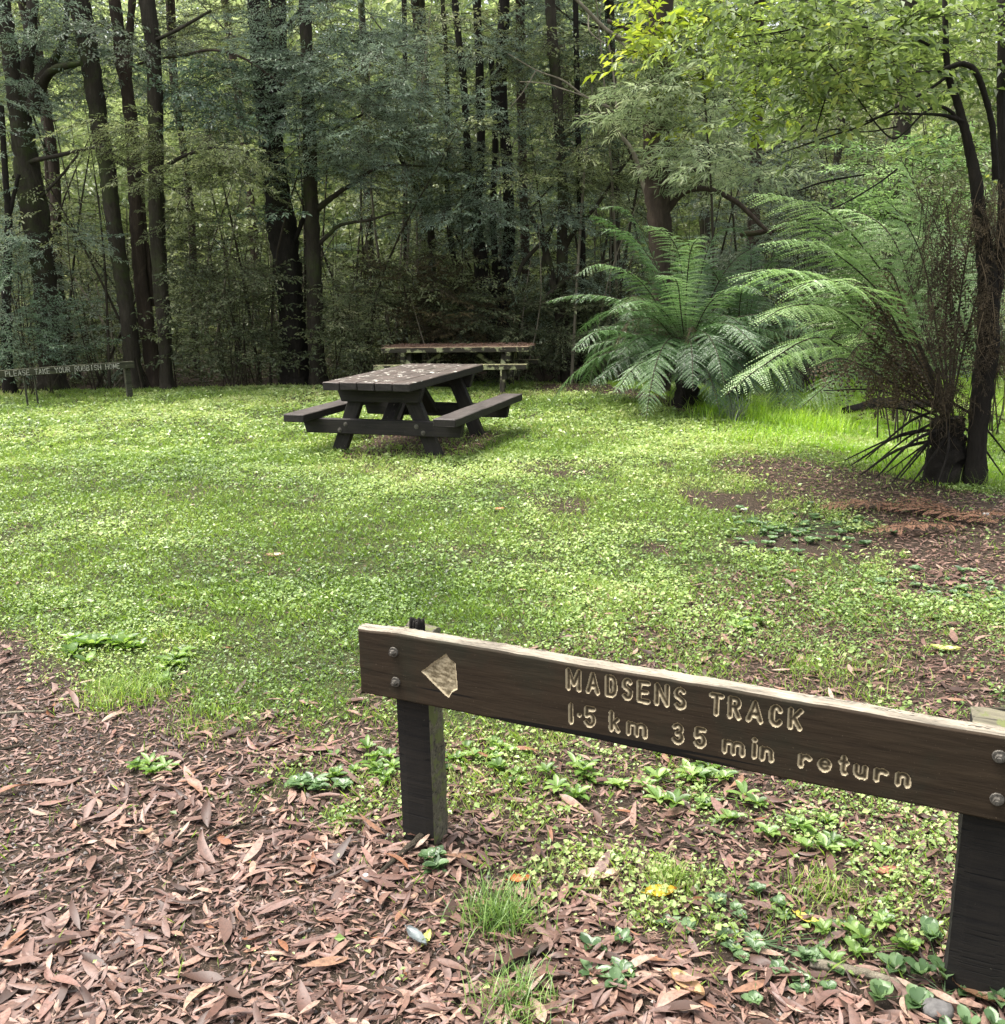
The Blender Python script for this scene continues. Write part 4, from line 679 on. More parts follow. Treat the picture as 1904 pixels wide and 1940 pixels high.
def picnic(name, label, loc, yaw, L=1.83, W=.86, zt=.70, so=.846, sw=.21, zs=.40, fo=.52, ft=.36, top='wood_top', frame='wood_dark', seatm='wood_seat', seed=0, tilt=0):
    """local X across, Y along the length"""
    t = thing(name, label, 'picnic table', loc, yaw); t.rotation_euler[1] = tilt; g = rs(seed); RY = rotz(PI / 2)
    def part(nm, build, mats, o_loc=(0, 0, 0), rot=None):
        mb = MB(); build(mb); o = mb.obj(nm, mats, t, o_loc)
        if rot is not None: o.rotation_euler = rot
        return o
    Tt = .075; n = 5; pw = W / n
    part('tabletop', lambda mb: [plank(mb, L + g.uniform(-.01, .01), pw - .006, Tt - g.uniform(0, .004), (g.uniform(-.005, .005), (k - (n - 1) / 2) * pw, g.uniform(-.003, .003)), seg=14, jit=.0012, bev=.006, seed=seed + k, mats=(1, 0)) for k in range(n)], [M[top], M[frame]], (0, 0, zt - Tt / 2), (0, 0, PI / 2))
    for s in (-1, 1): part('seat', lambda mb: plank(mb, L + .03, sw, .07, seg=14, jit=.0015, bev=.006, seed=seed + 20 + s, mats=(1, 0)), [M[seatm], M[frame]], (s * (so - sw / 2), 0, zs - .035), (0, 0, PI / 2))
    for e in (-1, 1):
        y = e * (L / 2 - ft)
        for s in (-1, 1):
            a = np.array([s * fo, 0, -.06]); b = np.array([s * .235, 0, zt - Tt - .004]); d = b - a; ln = np.linalg.norm(d); ang = math.atan2(d[2], d[0])
            part('leg', lambda mb: plank(mb, ln, .135, .07, rot=np.array([[1, 0, 0], [0, 0, 1], [0, -1, 0]]).T if False else None, seg=6, jit=.001, bev=.005, seed=seed + 40), [M[frame]], tuple((a + b) / 2 + [0, y, 0]), None)
            o = [c for c in t.children if c.name.startswith('leg')][-1]
            X_ = Vector(d / ln); Zv = Vector((0, 1, 0)); Yv = Zv.cross(X_); o.rotation_euler = Matrix((X_, Yv, Zv)).transposed().to_euler()
        def beam(mb, l, h, c): plank(mb, l, .07, h, (0, 0, 0), seg=8, jit=.001, bev=.005, seed=seed + 60, cut=(c, c))
        part('seat_bearer', lambda mb: beam(mb, 2 * so - .14, .135, .03), [M[frame]], (0, y + e * .073, zs - .07 - .068))
        part('top_bearer', lambda mb: beam(mb, W - .08, .13, .04), [M[frame]], (0, y + e * .073, zt - Tt - .066))
        for s in (-1, 1):
            for dx, dz in ((-.035, .02), (.045, -.035)): bolt(t, (s * (fo - .135) + s * dx * .8, y + e * .109, zs - .138 + dz), np.array([[1, 0, 0], [0, 0, e * 1.], [0, 1, 0]]), .013)
        # centre brace from the top bearer's middle down to the seat bearer
        a = np.array([0, y + e * .0, zs - .15]); b = np.array([0, y - e * .42, zt - Tt - .03]); d = b - a; ln = np.linalg.norm(d); X_ = Vector(d / ln); Yv = Vector((1, 0, 0)); Zv = X_.cross(Yv)
        o = part('brace', lambda mb: plank(mb, ln, .12, .06, seg=5, jit=.001, bev=.005, seed=seed + 70), [M[frame]], tuple((a + b) / 2)); o.rotation_euler = Matrix((X_, Yv, Zv)).transposed().to_euler()
    return t
yaw = -math.radians(19.46); cc = np.array([-1.18, 8.58]) + np.array([math.sin(-yaw), math.cos(yaw)]) * .915
picnic('picnic_table', 'weathered brown picnic table on the lawn, lichen spots on its top', (cc[0], cc[1], -.005), yaw, seed=1)
picnic('picnic_table', 'far picnic table at the forest edge, rusty litter and yellow lichen on it', (-.56, 13.95, -.085), math.radians(90 - 8.5), L=2.06, zt=.70, zs=.475, tilt=.045, top='wood_rust', frame='wood_far', seatm='wood_lichen', seed=2)
ft = [o for o in bpy.data.objects if o.get('label', '').startswith('far picnic')][0]
g = rs(55); mb = MB(); n = 3000; p = np.stack([g.uniform(-.43, .43, n), g.uniform(-1.02, 1.02, n), np.full(n, .703) + g.rand(n) ** 2 * .035], 1); a = g.rand(n) * 6.3; d = unit(np.stack([np.cos(a), np.sin(a), .15 * g.randn(n)], 1)); leaf_quads(mb, p, d, unit(np.stack([.3 * g.randn(n), .3 * g.randn(n), np.ones(n)], 1)), g.uniform(.02, .06, n), g.uniform(.005, .012, n), .55 + .45 * g.rand(n))
o = mb.obj('litter_cover', M['litter'], ft); o['kind'] = 'stuff'; o['label'] = 'fallen leaves and needles covering the tabletop'

# ------------------------------------------------------------------ the track sign
font = {}
def A_(cx, cy, rx, ry, a0, a1, n=10): t = np.radians(np.linspace(a0, a1, n)); return [(cx + rx * math.cos(k), cy + ry * math.sin(k)) for k in t]
font['M'] = [[(0, 0), (0, 1), (.5, .25), (1, 1), (1, 0)]]; font['A'] = [[(0, 0), (.5, 1), (1, 0)], [(.2, .33), (.8, .33)]]
font['D'] = [[(0, 0), (0, 1), (.5, 1)] + A_(.5, .62, .5, .38, 90, 0, 6) + A_(.5, .38, .5, .38, 0, -90, 6) + [(0, 0)]]
font['S'] = [A_(.5, .74, .45, .26, 35, 180, 8) + [(.12, .60), (.5, .5), (.88, .40)] + A_(.5, .26, .45, .26, 0, -145, 8)]
font['E'] = [[(.95, 1), (0, 1), (0, 0), (.95, 0)], [(0, .5), (.8, .5)]]; font['N'] = [[(0, 0), (0, 1), (1, 0), (1, 1)]]; font['T'] = [[(0, 1), (1, 1)], [(.5, 1), (.5, 0)]]
font['R'] = [[(0, 0), (0, 1), (.6, 1)] + A_(.6, .76, .38, .24, 90, -90, 8) + [(0, .52)], [(.5, .52), (1, 0)]]; font['C'] = [A_(.5, .66, .48, .34, 25, 180, 8) + A_(.5, .34, .48, .34, 180, 335, 8)]
font['K'] = [[(0, 0), (0, 1)], [(1, 1), (0, .38)], [(.3, .56), (1, 0)]]; font['1'] = [[(.5, 0), (.5, 1)]]; font['.'] = [[(.5, .5), (.5, .52)]]
font['5'] = [[(.92, 1), (.12, 1), (.06, .56), (.2, .61)] + A_(.46, .32, .48, .32, 90, -150, 12)]; font['3'] = [A_(.48, .76, .42, .24, 150, -75, 9) + [(.4, .52)], [(.4, .52)] + A_(.48, .27, .48, .27, 75, -150, 10)]
font['k'] = [[(0, 0), (0, 1)], [(.85, .66), (0, .28)], [(.3, .42), (.95, 0)]]; font['m'] = [[(0, 0), (0, .95)], [(0, .6)] + A_(.25, .68, .24, .27, 160, 0, 6) + [(.5, 0)], [(.5, .6)] + A_(.75, .68, .24, .27, 160, 0, 6) + [(1, 0)]]
font['i'] = [[(.5, 0), (.5, .68)], [(.5, .98), (.5, 1)]]; font['n'] = [[(0, 0), (0, .95)], [(0, .55)] + A_(.5, .6, .48, .35, 150, 0, 8) + [(1, 0)]]; font['r'] = [[(0, 0), (0, .95)], [(0, .5)] + A_(.55, .55, .5, .38, 150, 45, 6)]
font['e'] = [[(.05, .5), (.93, .5)] + A_(.5, .5, .45, .45, 0, 320, 14)]; font['t'] = [[(.5, 1), (.5, .15)] + A_(.72, .15, .22, .15, 180, 300, 5), [(.1, .68), (.95, .68)]]; font['u'] = [[(0, .95), (0, .4)] + A_(.45, .36, .44, .34, 180, 330, 8) + [(.95, .5)], [(.95, .95), (.95, 0)]]
font['P'] = [[(0, 0), (0, 1), (.6, 1)] + A_(.6, .75, .35, .25, 90, -90, 7) + [(0, .5)]]; font['L'] = [[(0, 1), (0, 0), (.9, 0)]]; font['Y'] = [[(0, 1), (.5, .5), (1, 1)], [(.5, .5), (.5, 0)]]
font['O'] = [A_(.5, .5, .48, .5, 0, 360, 16)]; font['U'] = [[(0, 1), (0, .35)] + A_(.5, .35, .5, .35, 180, 360, 8) + [(1, 1)]]; font['B'] = [[(0, 0), (0, 1), (.55, 1)] + A_(.55, .77, .35, .23, 90, -90, 7) + [(0, .54)], [(.55, .54)] + A_(.55, .27, .4, .27, 90, -90, 7) + [(0, 0)]]
font['I'] = [[(.5, 0), (.5, 1)]]; font['H'] = [[(0, 0), (0, 1)], [(1, 0), (1, 1)], [(0, .5), (1, .5)]]
SY = math.radians(-26.69); SA = np.array([-.41, 2.547]); ZT, ZB, TH = .656, .461, .046
sx_, sn_ = np.array([math.cos(SY), math.sin(SY)]), np.array([-math.sin(SY), math.cos(SY)])     # along, inward (away)
def on_board(u, v):
    d = ray(u, v); n = np.array([sn_[0], sn_[1], 0]); t = (n @ (np.array([SA[0], SA[1], 0]) - np.array([0, 0, H]))) / (n @ d); p = np.array([0, 0, H]) + d * t
    return float((p[:2] - SA) @ sx_), float(p[2])
zp = lambda X, Y: on_board(1063.3 + X * .4416, 1251.4 + Y * .4416); zq = lambda X, Y: on_board(670.7 + X * .2491, 1169.6 + Y * .2491)
SL = on_board(1893.5, 1433)[0] + .085                                      # board length
segs = []
def place_char(ch, X0, X1, Yt, Yb, Yt2=None):
    """Yt/Yb: top and bottom at the letter's left in the crop; the baseline follows the board"""
    s0, zt = zp(X0, Yt); s1, _z = zp(X1, Yt); _s, zb = zp(X0, Yb); h = zt - zb
    if ch in '1iI.': s1 = s0 + .02
    for st in font[ch]:
        q = [(s0 + .006 + (s1 - s0 - .012) * a, zb + .006 + (h - .012) * b) for a, b in st]; segs.extend(zip(q[:-1], q[1:]))
L1 = [('M', 20, 85), ('A', 105, 165), ('D', 188, 240), ('S', 258, 310), ('E', 325, 385), ('N', 400, 465), ('S', 482, 540), ('T', 635, 700), ('R', 715, 775), ('A', 795, 870), ('C', 893, 955), ('K', 975, 1040)]
for ch, a, b in L1: yt = 28 + (a - 20) * .178; place_char(ch, a, b, yt, yt + 97)
L2 = [('1', 25, 45), ('.', 62, 78), ('5', 95, 150), ('k', 205, 255), ('m', 278, 370), ('3', 472, 530), ('5', 568, 627), ('m', 690, 790), ('i', 812, 828), ('n', 852, 915), ('r', 1018, 1080), ('e', 1100, 1165), ('t', 1188, 1240), ('u', 1255, 1320), ('r', 1342, 1412), ('n', 1435, 1503)]
for ch, a, b in L2:
    yt = 178 + (a - 20) * .188; hh = 92
    if ch in 'mnreu': yt += 28; hh = 66
    if ch == 't': yt += 4; hh = 88
    if ch == '.': yt += 0
    place_char(ch, a, b, yt, yt + hh)
arrow = np.array([zq(*p) for p in [(512, 410), (600, 345), (700, 275), (730, 320), (770, 350), (778, 440), (788, 550), (745, 572), (722, 615), (690, 590), (600, 500)]])
sign = thing('track_sign', 'low brown timber track sign with routed cream lettering and arrow', 'sign', (SA[0], SA[1], 0), SY)
st = .0017; ns_, nz_ = int(SL / st) + 1, int((ZT - ZB) / st) + 1
sa = np.linspace(0, SL, ns_); za = np.linspace(ZB, ZT, nz_); SX, SZ = np.meshgrid(sa, za)
dist = np.full(SX.shape, 1.)
for (a0, b0), (a1, b1) in segs:
    i0, i1 = np.searchsorted(sa, [min(a0, a1) - .015, max(a0, a1) + .015]); j0, j1 = np.searchsorted(za, [min(b0, b1) - .015, max(b0, b1) + .015]); x = SX[j0:j1, i0:i1]; z = SZ[j0:j1, i0:i1]
    ex, ez = a1 - a0, b1 - b0; t = np.clip(((x - a0) * ex + (z - b0) * ez) / (ex * ex + ez * ez + 1e-12), 0, 1); dist[j0:j1, i0:i1] = np.minimum(dist[j0:j1, i0:i1], np.hypot(x - a0 - t * ex, z - b0 - t * ez))
RW = .0062; wob = (fbm(SX, SZ, 60, 3, 3) - .5); dl = dist + wob * .0018; inl = dl < RW
depth = np.where(inl, .005 * np.sqrt(np.clip(1 - (dl / RW) ** 2, 0, 1)), 0); tone = np.clip(.05 + 1.15 * np.clip(dl / RW, 0, 1) ** 1.6, 0, 1)
ad = sdist(SX.ravel(), SZ.ravel(), arrow).reshape(SX.shape) + wob * .003; ina = ad > 0
depth = np.where(ina, np.maximum(.0045 * sstep(0, .004, ad) + .0015 * (fbm(SX, SZ, 170, 6, 2) - .5), depth), depth); tone = np.where(ina, np.clip(.62 + .9 * (fbm(SX + SZ, SZ * 3, 60, 9, 3) - .5) + .5 * (1 - sstep(0, .005, ad)), 0, 1), tone)
wav = lambda s, o: (fbm(s, s * 0 + o, 9, o, 4) - .5)
edge_t = .009 * wav(SX, 3) - .006 * sstep(.15, 0, SX); fz = (SZ - ZB) / (ZT - ZB); SZ2 = SZ + edge_t * fz ** 3 + .005 * wav(SX, 5) * (1 - fz) ** 3
SX2 = SX + .006 * wav(SZ * 6, 8) * np.clip(1 - SX / .05, 0, 1); rim = np.minimum(np.minimum(ZT - SZ, SZ - ZB), np.minimum(SX, SL - SX)); rnd_ = .005 * (1 - sstep(0, .006, rim)) ** 2
Yf = depth + .0012 * (fbm(SX * .3, SZ, 40, 2, 3) - .5) + rnd_
Vb = np.stack([SX2, Yf, SZ2], -1).reshape(-1, 3); i = np.arange(nz_ - 1)[:, None] * ns_; j = np.arange(ns_ - 1)[None, :]; Fb = np.stack([i + j, i + j + 1, i + ns_ + j + 1, i + ns_ + j], -1).reshape(-1, 4)
fl = inl.ravel()[Fb].mean(1) >= .5; fa = (ina.ravel()[Fb].mean(1) >= .5) & ~fl
def sub(Fs):
    idx, inv = np.unique(Fs, return_inverse=True); return Vb[idx], inv.reshape(Fs.shape), tone.ravel()[idx]
mb = MB(); v_, f_, t_ = sub(Fb[~(fl | fa)]); mb.add(v_, f_, .5, 0, True)
# top, bottom, back and ends of the board share the wavy front rim
def strip(A, B, mat, nn=6, hump=0.):
    n = len(A); t = np.linspace(0, 1, nn)[:, None, None]; V = A[None] * (1 - t) + B[None] * t; gg = rs(3); V[1:-1, :, 2] += hump + .0012 * gg.randn(nn - 2, n); i = np.arange(nn - 1)[:, None] * n; j = np.arange(n - 1)[None, :]; mb.add(V.reshape(-1, 3), np.stack([i + j, i + j + 1, i + n + j + 1, i + n + j], -1).reshape(-1, 4), .5, mat, True)
Vg = Vb.reshape(nz_, ns_, 3); tf = Vg[-1, ::6]; tb = tf.copy(); tb[:, 1] = TH; tb[:, 2] += .003 * wav(tb[:, 0], 12) + .002; bf = Vg[0, ::6]; bb = bf.copy(); bb[:, 1] = TH
tm = tf.copy(); tm[:, 1] += .004; tm[:, 2] += .0035; strip(tf, tm, 1, 3); strip(tm, tb, 1, 9, .0015); strip(bb, bf, 0, 3); strip(tb, bb, 0, 4); e0 = Vg[::6, 0]; e1 = e0.copy(); e1[:, 1] = TH; strip(e0, e1, 0, 4); e0 = Vg[::6, -1]; e1 = e0.copy(); e1[:, 1] = TH; strip(e1, e0, 0, 4)
board = mb.obj('board', [M['board'], M['weathered']], sign)
mb = MB(); mb.add(*sub(Fb[fl])[:2], sub(Fb[fl])[2], 0, True); mb.obj('lettering', M['letter'], board)
mb = MB(); mb.add(*sub(Fb[fa])[:2], sub(Fb[fa])[2], 0, True); o = mb.obj('arrow_mark', M['letter'], board)
BR = np.array([[1, 0, 0], [0, 0, -1.], [0, 1, 0]])
for u, v in ((746, 1235), (750, 1291.7), (1893.5, 1433), (1889, 1514)):
    s, z = on_board(u, v); bolt(board, (s, -.001, z), BR, .0085)
def post(s0, wpx, dpt, top, label=None, stub=None):
    mb = MB(); n = 18; g = rs(int(s0 * 100)); zz = np.linspace(-.06, top, n); V = np.zeros((n, 16, 3)); per = []
    for a, b in (((0, 0), (1, 0)), ((1, 0), (1, 1)), ((1, 1), (0, 1)), ((0, 1), (0, 0))):
        for k in range(4): t = k / 4; per.append((a[0] + (b[0] - a[0]) * t, a[1] + (b[1] - a[1]) * t))
    per = np.array(per); cr = 1 - .06 * (np.hypot(per[:, 0] - .5, per[:, 1] - .5) > .65)
    for k in range(n):
        V[k, :, 0] = s0 + wpx * (.5 + (per[:, 0] - .5) * cr); V[k, :, 1] = TH + .001 + dpt * (.5 + (per[:, 1] - .5) * cr); V[k, :, 2] = zz[k]
    V[:, :, :2] += .0022 * g.randn(n, 16, 2) * np.where(per[None, :, 1:2] > .01, 1, 0); V[-1, :, 2] += .006 * g.randn(16)
    i = np.arange(n - 1)[:, None] * 16; j = np.arange(16)[None, :]; Fq = np.stack([i + j, i + (j + 1) % 16, i + 16 + (j + 1) % 16, i + 16 + j], -1); VV = V.reshape(-1, 3)
    mb.add(VV, Fq[:, :4].reshape(-1, 4), .5, 0); mb.add(VV, Fq[:, 4:8].reshape(-1, 4), .5, 1); mb.add(VV, Fq[:, 8:].reshape(-1, 4), .5, 0); mb.add(V[-1], np.arange(16)[None, :], .5, 1)
    if stub:
        for q in range(12): x0 = s0 + stub[0] + .0024 * q; y0 = TH + .014 + .007 * (q % 4); h = stub[1] * g.uniform(.8, 1.15); tube(mb, [(x0, y0, top - .01), (x0 + .001, y0, top + h * .8), (x0 + .001, y0, top + h)], [.0065, .005, .002], 5, mat=0, sub=2)
    return mb.obj('post', [Mpost, M['wood_post_pale']], sign)
Mpost = timber('post_dark', (.004, .0035, .003), (.017, .014, .010), (.07, .065, .045), .7, 90, 70, 1., .9)  # near-black timber with small paler flecks, for most post faces
post(.083, .112, .085, ZT - .016, stub=(.055, .04)); post(on_board(1832, 1440)[0], .125, .11, ZT - .004)

# ------------------------------------------------------------------ the far low signboard
ra = P(-60, 705.5, 12.45); rb = P(254, 684.5, 13.75); lx = unit(np.array([rb[0] - ra[0], rb[1] - ra[1], 0])); Lr = float(np.linalg.norm((rb - ra)[:2])); zt_ = (ra[2] + rb[2]) / 2
far = thing('notice_rail', 'low mossy timber notice rail with white lettering at the forest edge', 'sign', (ra[0], ra[1], float(gz(ra[0], ra[1]))), math.atan2(lx[1], lx[0])); zo = zt_ - far.location[2]
M['wood_moss'] = timber('wood_moss', (.018, .02, .012), (.07, .07, .04), (.12, .13, .07), .6, 20, 50, 1., .9)
mb = MB(); plank(mb, Lr, .05, .095, (Lr / 2, .025, zo - .0475), seg=20, jit=.002, bev=.004, seed=8); bd = mb.obj('board', M['wood_moss'], far)
mb = MB(); txt = 'PLEASE TAKE YOUR RUBBISH HOME'; f0 = 66 / 314 * Lr * .97; pitch_ = (227 - 8) / 314 * Lr / (len(txt) - .3)
for k, ch in enumerate(txt):
    if ch == ' ': continue
    for stt in font[ch]:
        for (a0, b0), (a1, b1) in zip(stt[:-1], stt[1:]):
            q0 = np.array([f0 + pitch_ * (k + .7 * a0), 0, zo - .083 + .066 * b0]); q1 = np.array([f0 + pitch_ * (k + .7 * a1), 0, zo - .083 + .066 * b1]); d = q1 - q0
            if np.linalg.norm(d) < 1e-6: continue
            d = unit(d); nn = np.array([-d[2], 0, d[0]]) * .0042; q0 = q0 - d * .003; q1 = q1 + d * .003; V = np.array([q0 - nn, q1 - nn, q1 + nn, q0 + nn]); V2 = V.copy(); V[:, 1] = -.0045; V2[:, 1] = .002
            mb.add(np.vstack([V, V2]), np.array([[0, 1, 2, 3], [0, 4, 5, 1], [1, 5, 6, 2], [2, 6, 7, 3], [3, 7, 4, 0]]))
mb.obj('lettering', M['paintwhite'], bd)
for s, wd in ((.3, .03), (Lr * .315, .025), (Lr * .375, .02), (Lr * .96, .075)):
    mb = MB(); plank(mb, zo - .09 + .12, wd, wd, (0, 0, 0), basis((0, 0, 1), (0, 1, 0)), seg=5, jit=.001, seed=int(s * 9)); pz = far.location[2]; wx = ra[0] + lx[0] * s; wy = ra[1] + lx[1] * s; mb.obj('post', M['wood_moss'], far, (s, .052 + wd / 2, (zo - .09 - .12) / 2 ))

# ------------------------------------------------------------------ ground cover
def dens_pts(g, n, y0, y1, xw=.60, pw=1.):
    y = y0 + (y1 - y0) * g.rand(n) ** pw; x = g.uniform(-1, 1, n) * (xw * y + .25); return x, y
g = rs(21)
def lawn_layer(mb, n, y0, y1, size, hgt, g, kind='leaf', pw=1.0):
    x, y = dens_pts(g, n, y0, y1, pw=pw); pth, grv, mx, dr, mg = zones(x, y); bare = sstep(.55, .68, fbm(x, y, 1.6, 31, 4)) * (.45 + .5 * sstep(-.5, 1.5, x) * sstep(9.5, 7.5, y)); kindn = fbm(x, y, 1.1, 41, 3) + .25 * (fbm(x, y, 6, 43, 2) - .5); kf = sstep(.60, .42, kindn) if kind == 'leaf' else sstep(.40, .58, kindn); pat = fbm(x, y, 5., 33, 3)
    mx = mx * (1 - .62 * sstep(3.3, 4.3, y)); pr = (1 - pth * .985) * (1 - mx * (.34 + .5 * sstep(.58, .42, pat))) * (1 - dr * .93) * (1 - .93 * mg) * (1 - bare) * (.5 + .6 * sstep(.32, .58, pat)) * (.42 + .58 * kf)
    k = g.rand(n) < pr; x, y = x[k], y[k]; m = len(x); sz = size * np.clip(g.lognormal(-.25, .42, m), .3, 2.0) * (1 + .35 * sstep(5, 12, y)); hz = hgt * (.4 + 1.0 * pat[k]) * g.rand(m); p = np.stack([x, y, gz(x, y) + hz + .002], 1)
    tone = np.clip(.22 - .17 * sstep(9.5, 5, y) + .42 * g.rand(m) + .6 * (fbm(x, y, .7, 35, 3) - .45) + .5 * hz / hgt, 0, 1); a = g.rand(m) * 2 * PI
    if kind == 'leaf':
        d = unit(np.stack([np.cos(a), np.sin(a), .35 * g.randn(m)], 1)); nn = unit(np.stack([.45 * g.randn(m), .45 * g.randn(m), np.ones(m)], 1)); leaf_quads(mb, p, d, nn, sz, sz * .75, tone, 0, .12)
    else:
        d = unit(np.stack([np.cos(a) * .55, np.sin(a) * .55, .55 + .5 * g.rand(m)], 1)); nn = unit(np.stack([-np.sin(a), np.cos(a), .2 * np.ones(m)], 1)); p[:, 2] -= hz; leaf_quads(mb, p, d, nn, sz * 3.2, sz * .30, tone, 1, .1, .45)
mb = MB()
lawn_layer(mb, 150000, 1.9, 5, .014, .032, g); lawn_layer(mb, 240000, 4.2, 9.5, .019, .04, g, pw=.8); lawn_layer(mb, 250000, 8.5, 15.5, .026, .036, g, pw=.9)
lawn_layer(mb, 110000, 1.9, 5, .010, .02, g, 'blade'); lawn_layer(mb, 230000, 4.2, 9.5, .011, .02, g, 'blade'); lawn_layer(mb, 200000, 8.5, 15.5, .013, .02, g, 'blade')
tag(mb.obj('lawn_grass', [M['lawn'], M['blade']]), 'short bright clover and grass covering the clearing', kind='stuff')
# longer bright grass on the lower ground to the right
mb = MB(); n = 130000; y = g.uniform(7.0, 17, n); x = g.uniform(1.6, 12, n); k = (low_d(x, y) > .0 + .5 * (fbm(x, y, 2, 3) - .5)) & (x < .66 * y + 1) & (sdist(x, y, Z_dirt) < .05); x, y = x[k], y[k]; m = len(x); a = g.rand(m) * 6.28; L = g.uniform(.03, .075, m) * (.6 + fbm(x, y, 1.5, 4, 2))
d = unit(np.stack([np.cos(a) * .5, np.sin(a) * .5, .8 * np.ones(m)], 1)); nn = unit(np.stack([-np.sin(a), np.cos(a), .2 * np.ones(m)], 1)); leaf_quads(mb, np.stack([x, y, gz(x, y)], 1), d, nn, L, .006, np.clip(.35 + .5 * g.rand(m), 0, 1), 0, .1, .4)
tag(mb.obj('meadow_grass', M['meadow']), 'longer yellow green grass on the lower ground past the lawn edge', kind='stuff')

# leaf litter: curled lance-shaped leaves
def litter_leaves(mb, x, y, z, L, W, g, rnd, mat=0, seg=6, lift=.012):
    n = len(x); t = np.linspace(0, 1, seg + 1); prof = np.sin(PI * t ** .8) ** .9; prof[0] = .05; prof[-1] = .0
    az = g.rand(n) * 2 * PI; curl = g.randn(n) * .5; bend = g.randn(n) * (.38 if seg > 2 else .35); tw = g.randn(n) * .5; tilt = g.randn(n) * .16; cup = g.uniform(-.4, .5, n)
    s = t[None, :] * L[:, None]; yc = bend[:, None] * L[:, None] * (t * (1 - t))[None, :]; zc = -curl[:, None] * L[:, None] * .35 * (t * (1 - t))[None, :] + tilt[:, None] * s
    hw = prof[None, :] * W[:, None] / 2; ang = tw[:, None] * (t - .5)[None, :] * 1.4
    V = np.zeros((n, seg + 1, 3, 3))
    for q, sd in enumerate((-1, 0, 1)): V[:, :, q, 0] = s; V[:, :, q, 1] = yc + sd * hw * np.cos(ang); V[:, :, q, 2] = zc + sd * hw * np.sin(ang) + abs(sd) * hw * cup[:, None]
    V[..., 0] -= L[:, None, None] / 2; zmin = V[..., 2].reshape(n, -1).min(1); V[..., 2] -= zmin[:, None, None] * .7
    ca, sa_ = np.cos(az)[:, None, None], np.sin(az)[:, None, None]; X_ = V[..., 0] * ca - V[..., 1] * sa_; Y_ = V[..., 0] * sa_ + V[..., 1] * ca
    V[..., 0] = X_ + x[:, None, None]; V[..., 1] = Y_ + y[:, None, None]; V[..., 2] += z[:, None, None]
    k = np.arange(n)[:, None, None, None] * (seg + 1) * 3; i = np.arange(seg)[None, :, None, None] * 3; j = np.arange(2)[None, None, :, None]; F_ = (k + i + j + np.array([0, 1, 4, 3])).reshape(-1, 4)
    mb.add(V.reshape(-1, 3), F_, np.repeat(rnd, (seg + 1) * 3), mat, True)
def pal(g, n): return np.clip(g.beta(1.15, 1.2, n), 0, 1)
mb = MB()
n = 30000; x, y = dens_pts(g, n, 1.75, 5.2, pw=1.1); pth, grv, mx, dr, mg = zones(x, y); cl = fbm(x, y, 3.2, 51, 3)
pr = np.maximum(pth * (.22 + .85 * sstep(.40, .62, cl)) * (1 - .92 * grv), mx * .17) + .008; k = g.rand(n) < pr; x, y = x[k], y[k]; m = len(x)
L = np.clip(g.lognormal(-3.0, .48, m), .012, .12); litter_leaves(mb, x, y, gz(x, y) + g.rand(m) * .016, L, L * g.uniform(.13, .29, m), g, pal(g, m))
n = 75000; x, y = dens_pts(g, n, 1.75, 5.5); pth, grv, mx, dr, mg = zones(x, y); k = g.rand(n) < np.maximum(pth * .9, mx * .85); x, y = x[k], y[k]; m = len(x)     # fragments
L = g.uniform(.008, .045, m) * (1 - .0 * m); litter_leaves(mb, x, y, gz(x, y) + g.rand(m) * .006, L, L * g.uniform(.08, .4, m), g, g.rand(m) * .8, seg=2)
n = 90000; x, y = dens_pts(g, n, 4.5, 15); pth, grv, mx, dr, mg = zones(x, y); k = g.rand(n) < np.maximum(np.maximum(dr * 1., mx * .16), mg * 1.) + .03 + .13 * sstep(.52, .66, fbm(x, y, 1.6, 31, 4)) + pth * .5; x, y = x[k], y[k]; m = len(x)
L = g.uniform(.012, .06, m); litter_leaves(mb, x, y, gz(x, y) + .004 + g.rand(m) * .015, L, L * g.uniform(.15, .35, m), g, pal(g, m) * .95, seg=3)
tag(mb.obj('leaf_litter', M['litter']), 'dry pinkish brown gum leaves strewn over the path', kind='stuff')
mb = MB(); n = 26000; x, y = dens_pts(g, n, 1.75, 5); pth, grv, mx, dr, mg = zones(x, y); k = g.rand(n) < pth * .35 + grv * .6; x, y = x[k], y[k]; m = len(x); r = g.uniform(.002, .008, m)   # crushed stone and soil crumbs
oc = np.array([(1, 0, 0), (0, 1, 0), (-1, 0, 0), (0, -1, 0), (0, 0, .8), (0, 0, -.8)], float); V = np.stack([x, y, gz(x, y) + r * .4], 1)[:, None, :] + oc[None] * r[:, None, None] * g.uniform(.6, 1.4, (m, 6, 1)); ff = np.array([(0, 1, 4), (1, 2, 4), (2, 3, 4), (3, 0, 4), (1, 0, 5), (2, 1, 5), (3, 2, 5), (0, 3, 5)])
def m_crumb():
    mm, nn_ = newmat('crumb'); a = node(nn_, 'ShaderNodeAttribute', attribute_name='rnd'); r = ramp(nn_, [(0, (.02, .016, .013)), (.6, (.07, .058, .05)), (1, (.26, .23, .21))], a.outputs['Fac']); return finish(mm, nn_, r.outputs[0], .8)
mb.add(V.reshape(-1, 3), (np.arange(m)[:, None, None] * 6 + ff[None]).reshape(-1, 3), np.repeat(g.rand(m) ** 1.5, 6)); tag(mb.obj('gravel', m_crumb()), 'dark crushed stone and soil crumbs of the path', kind='stuff')

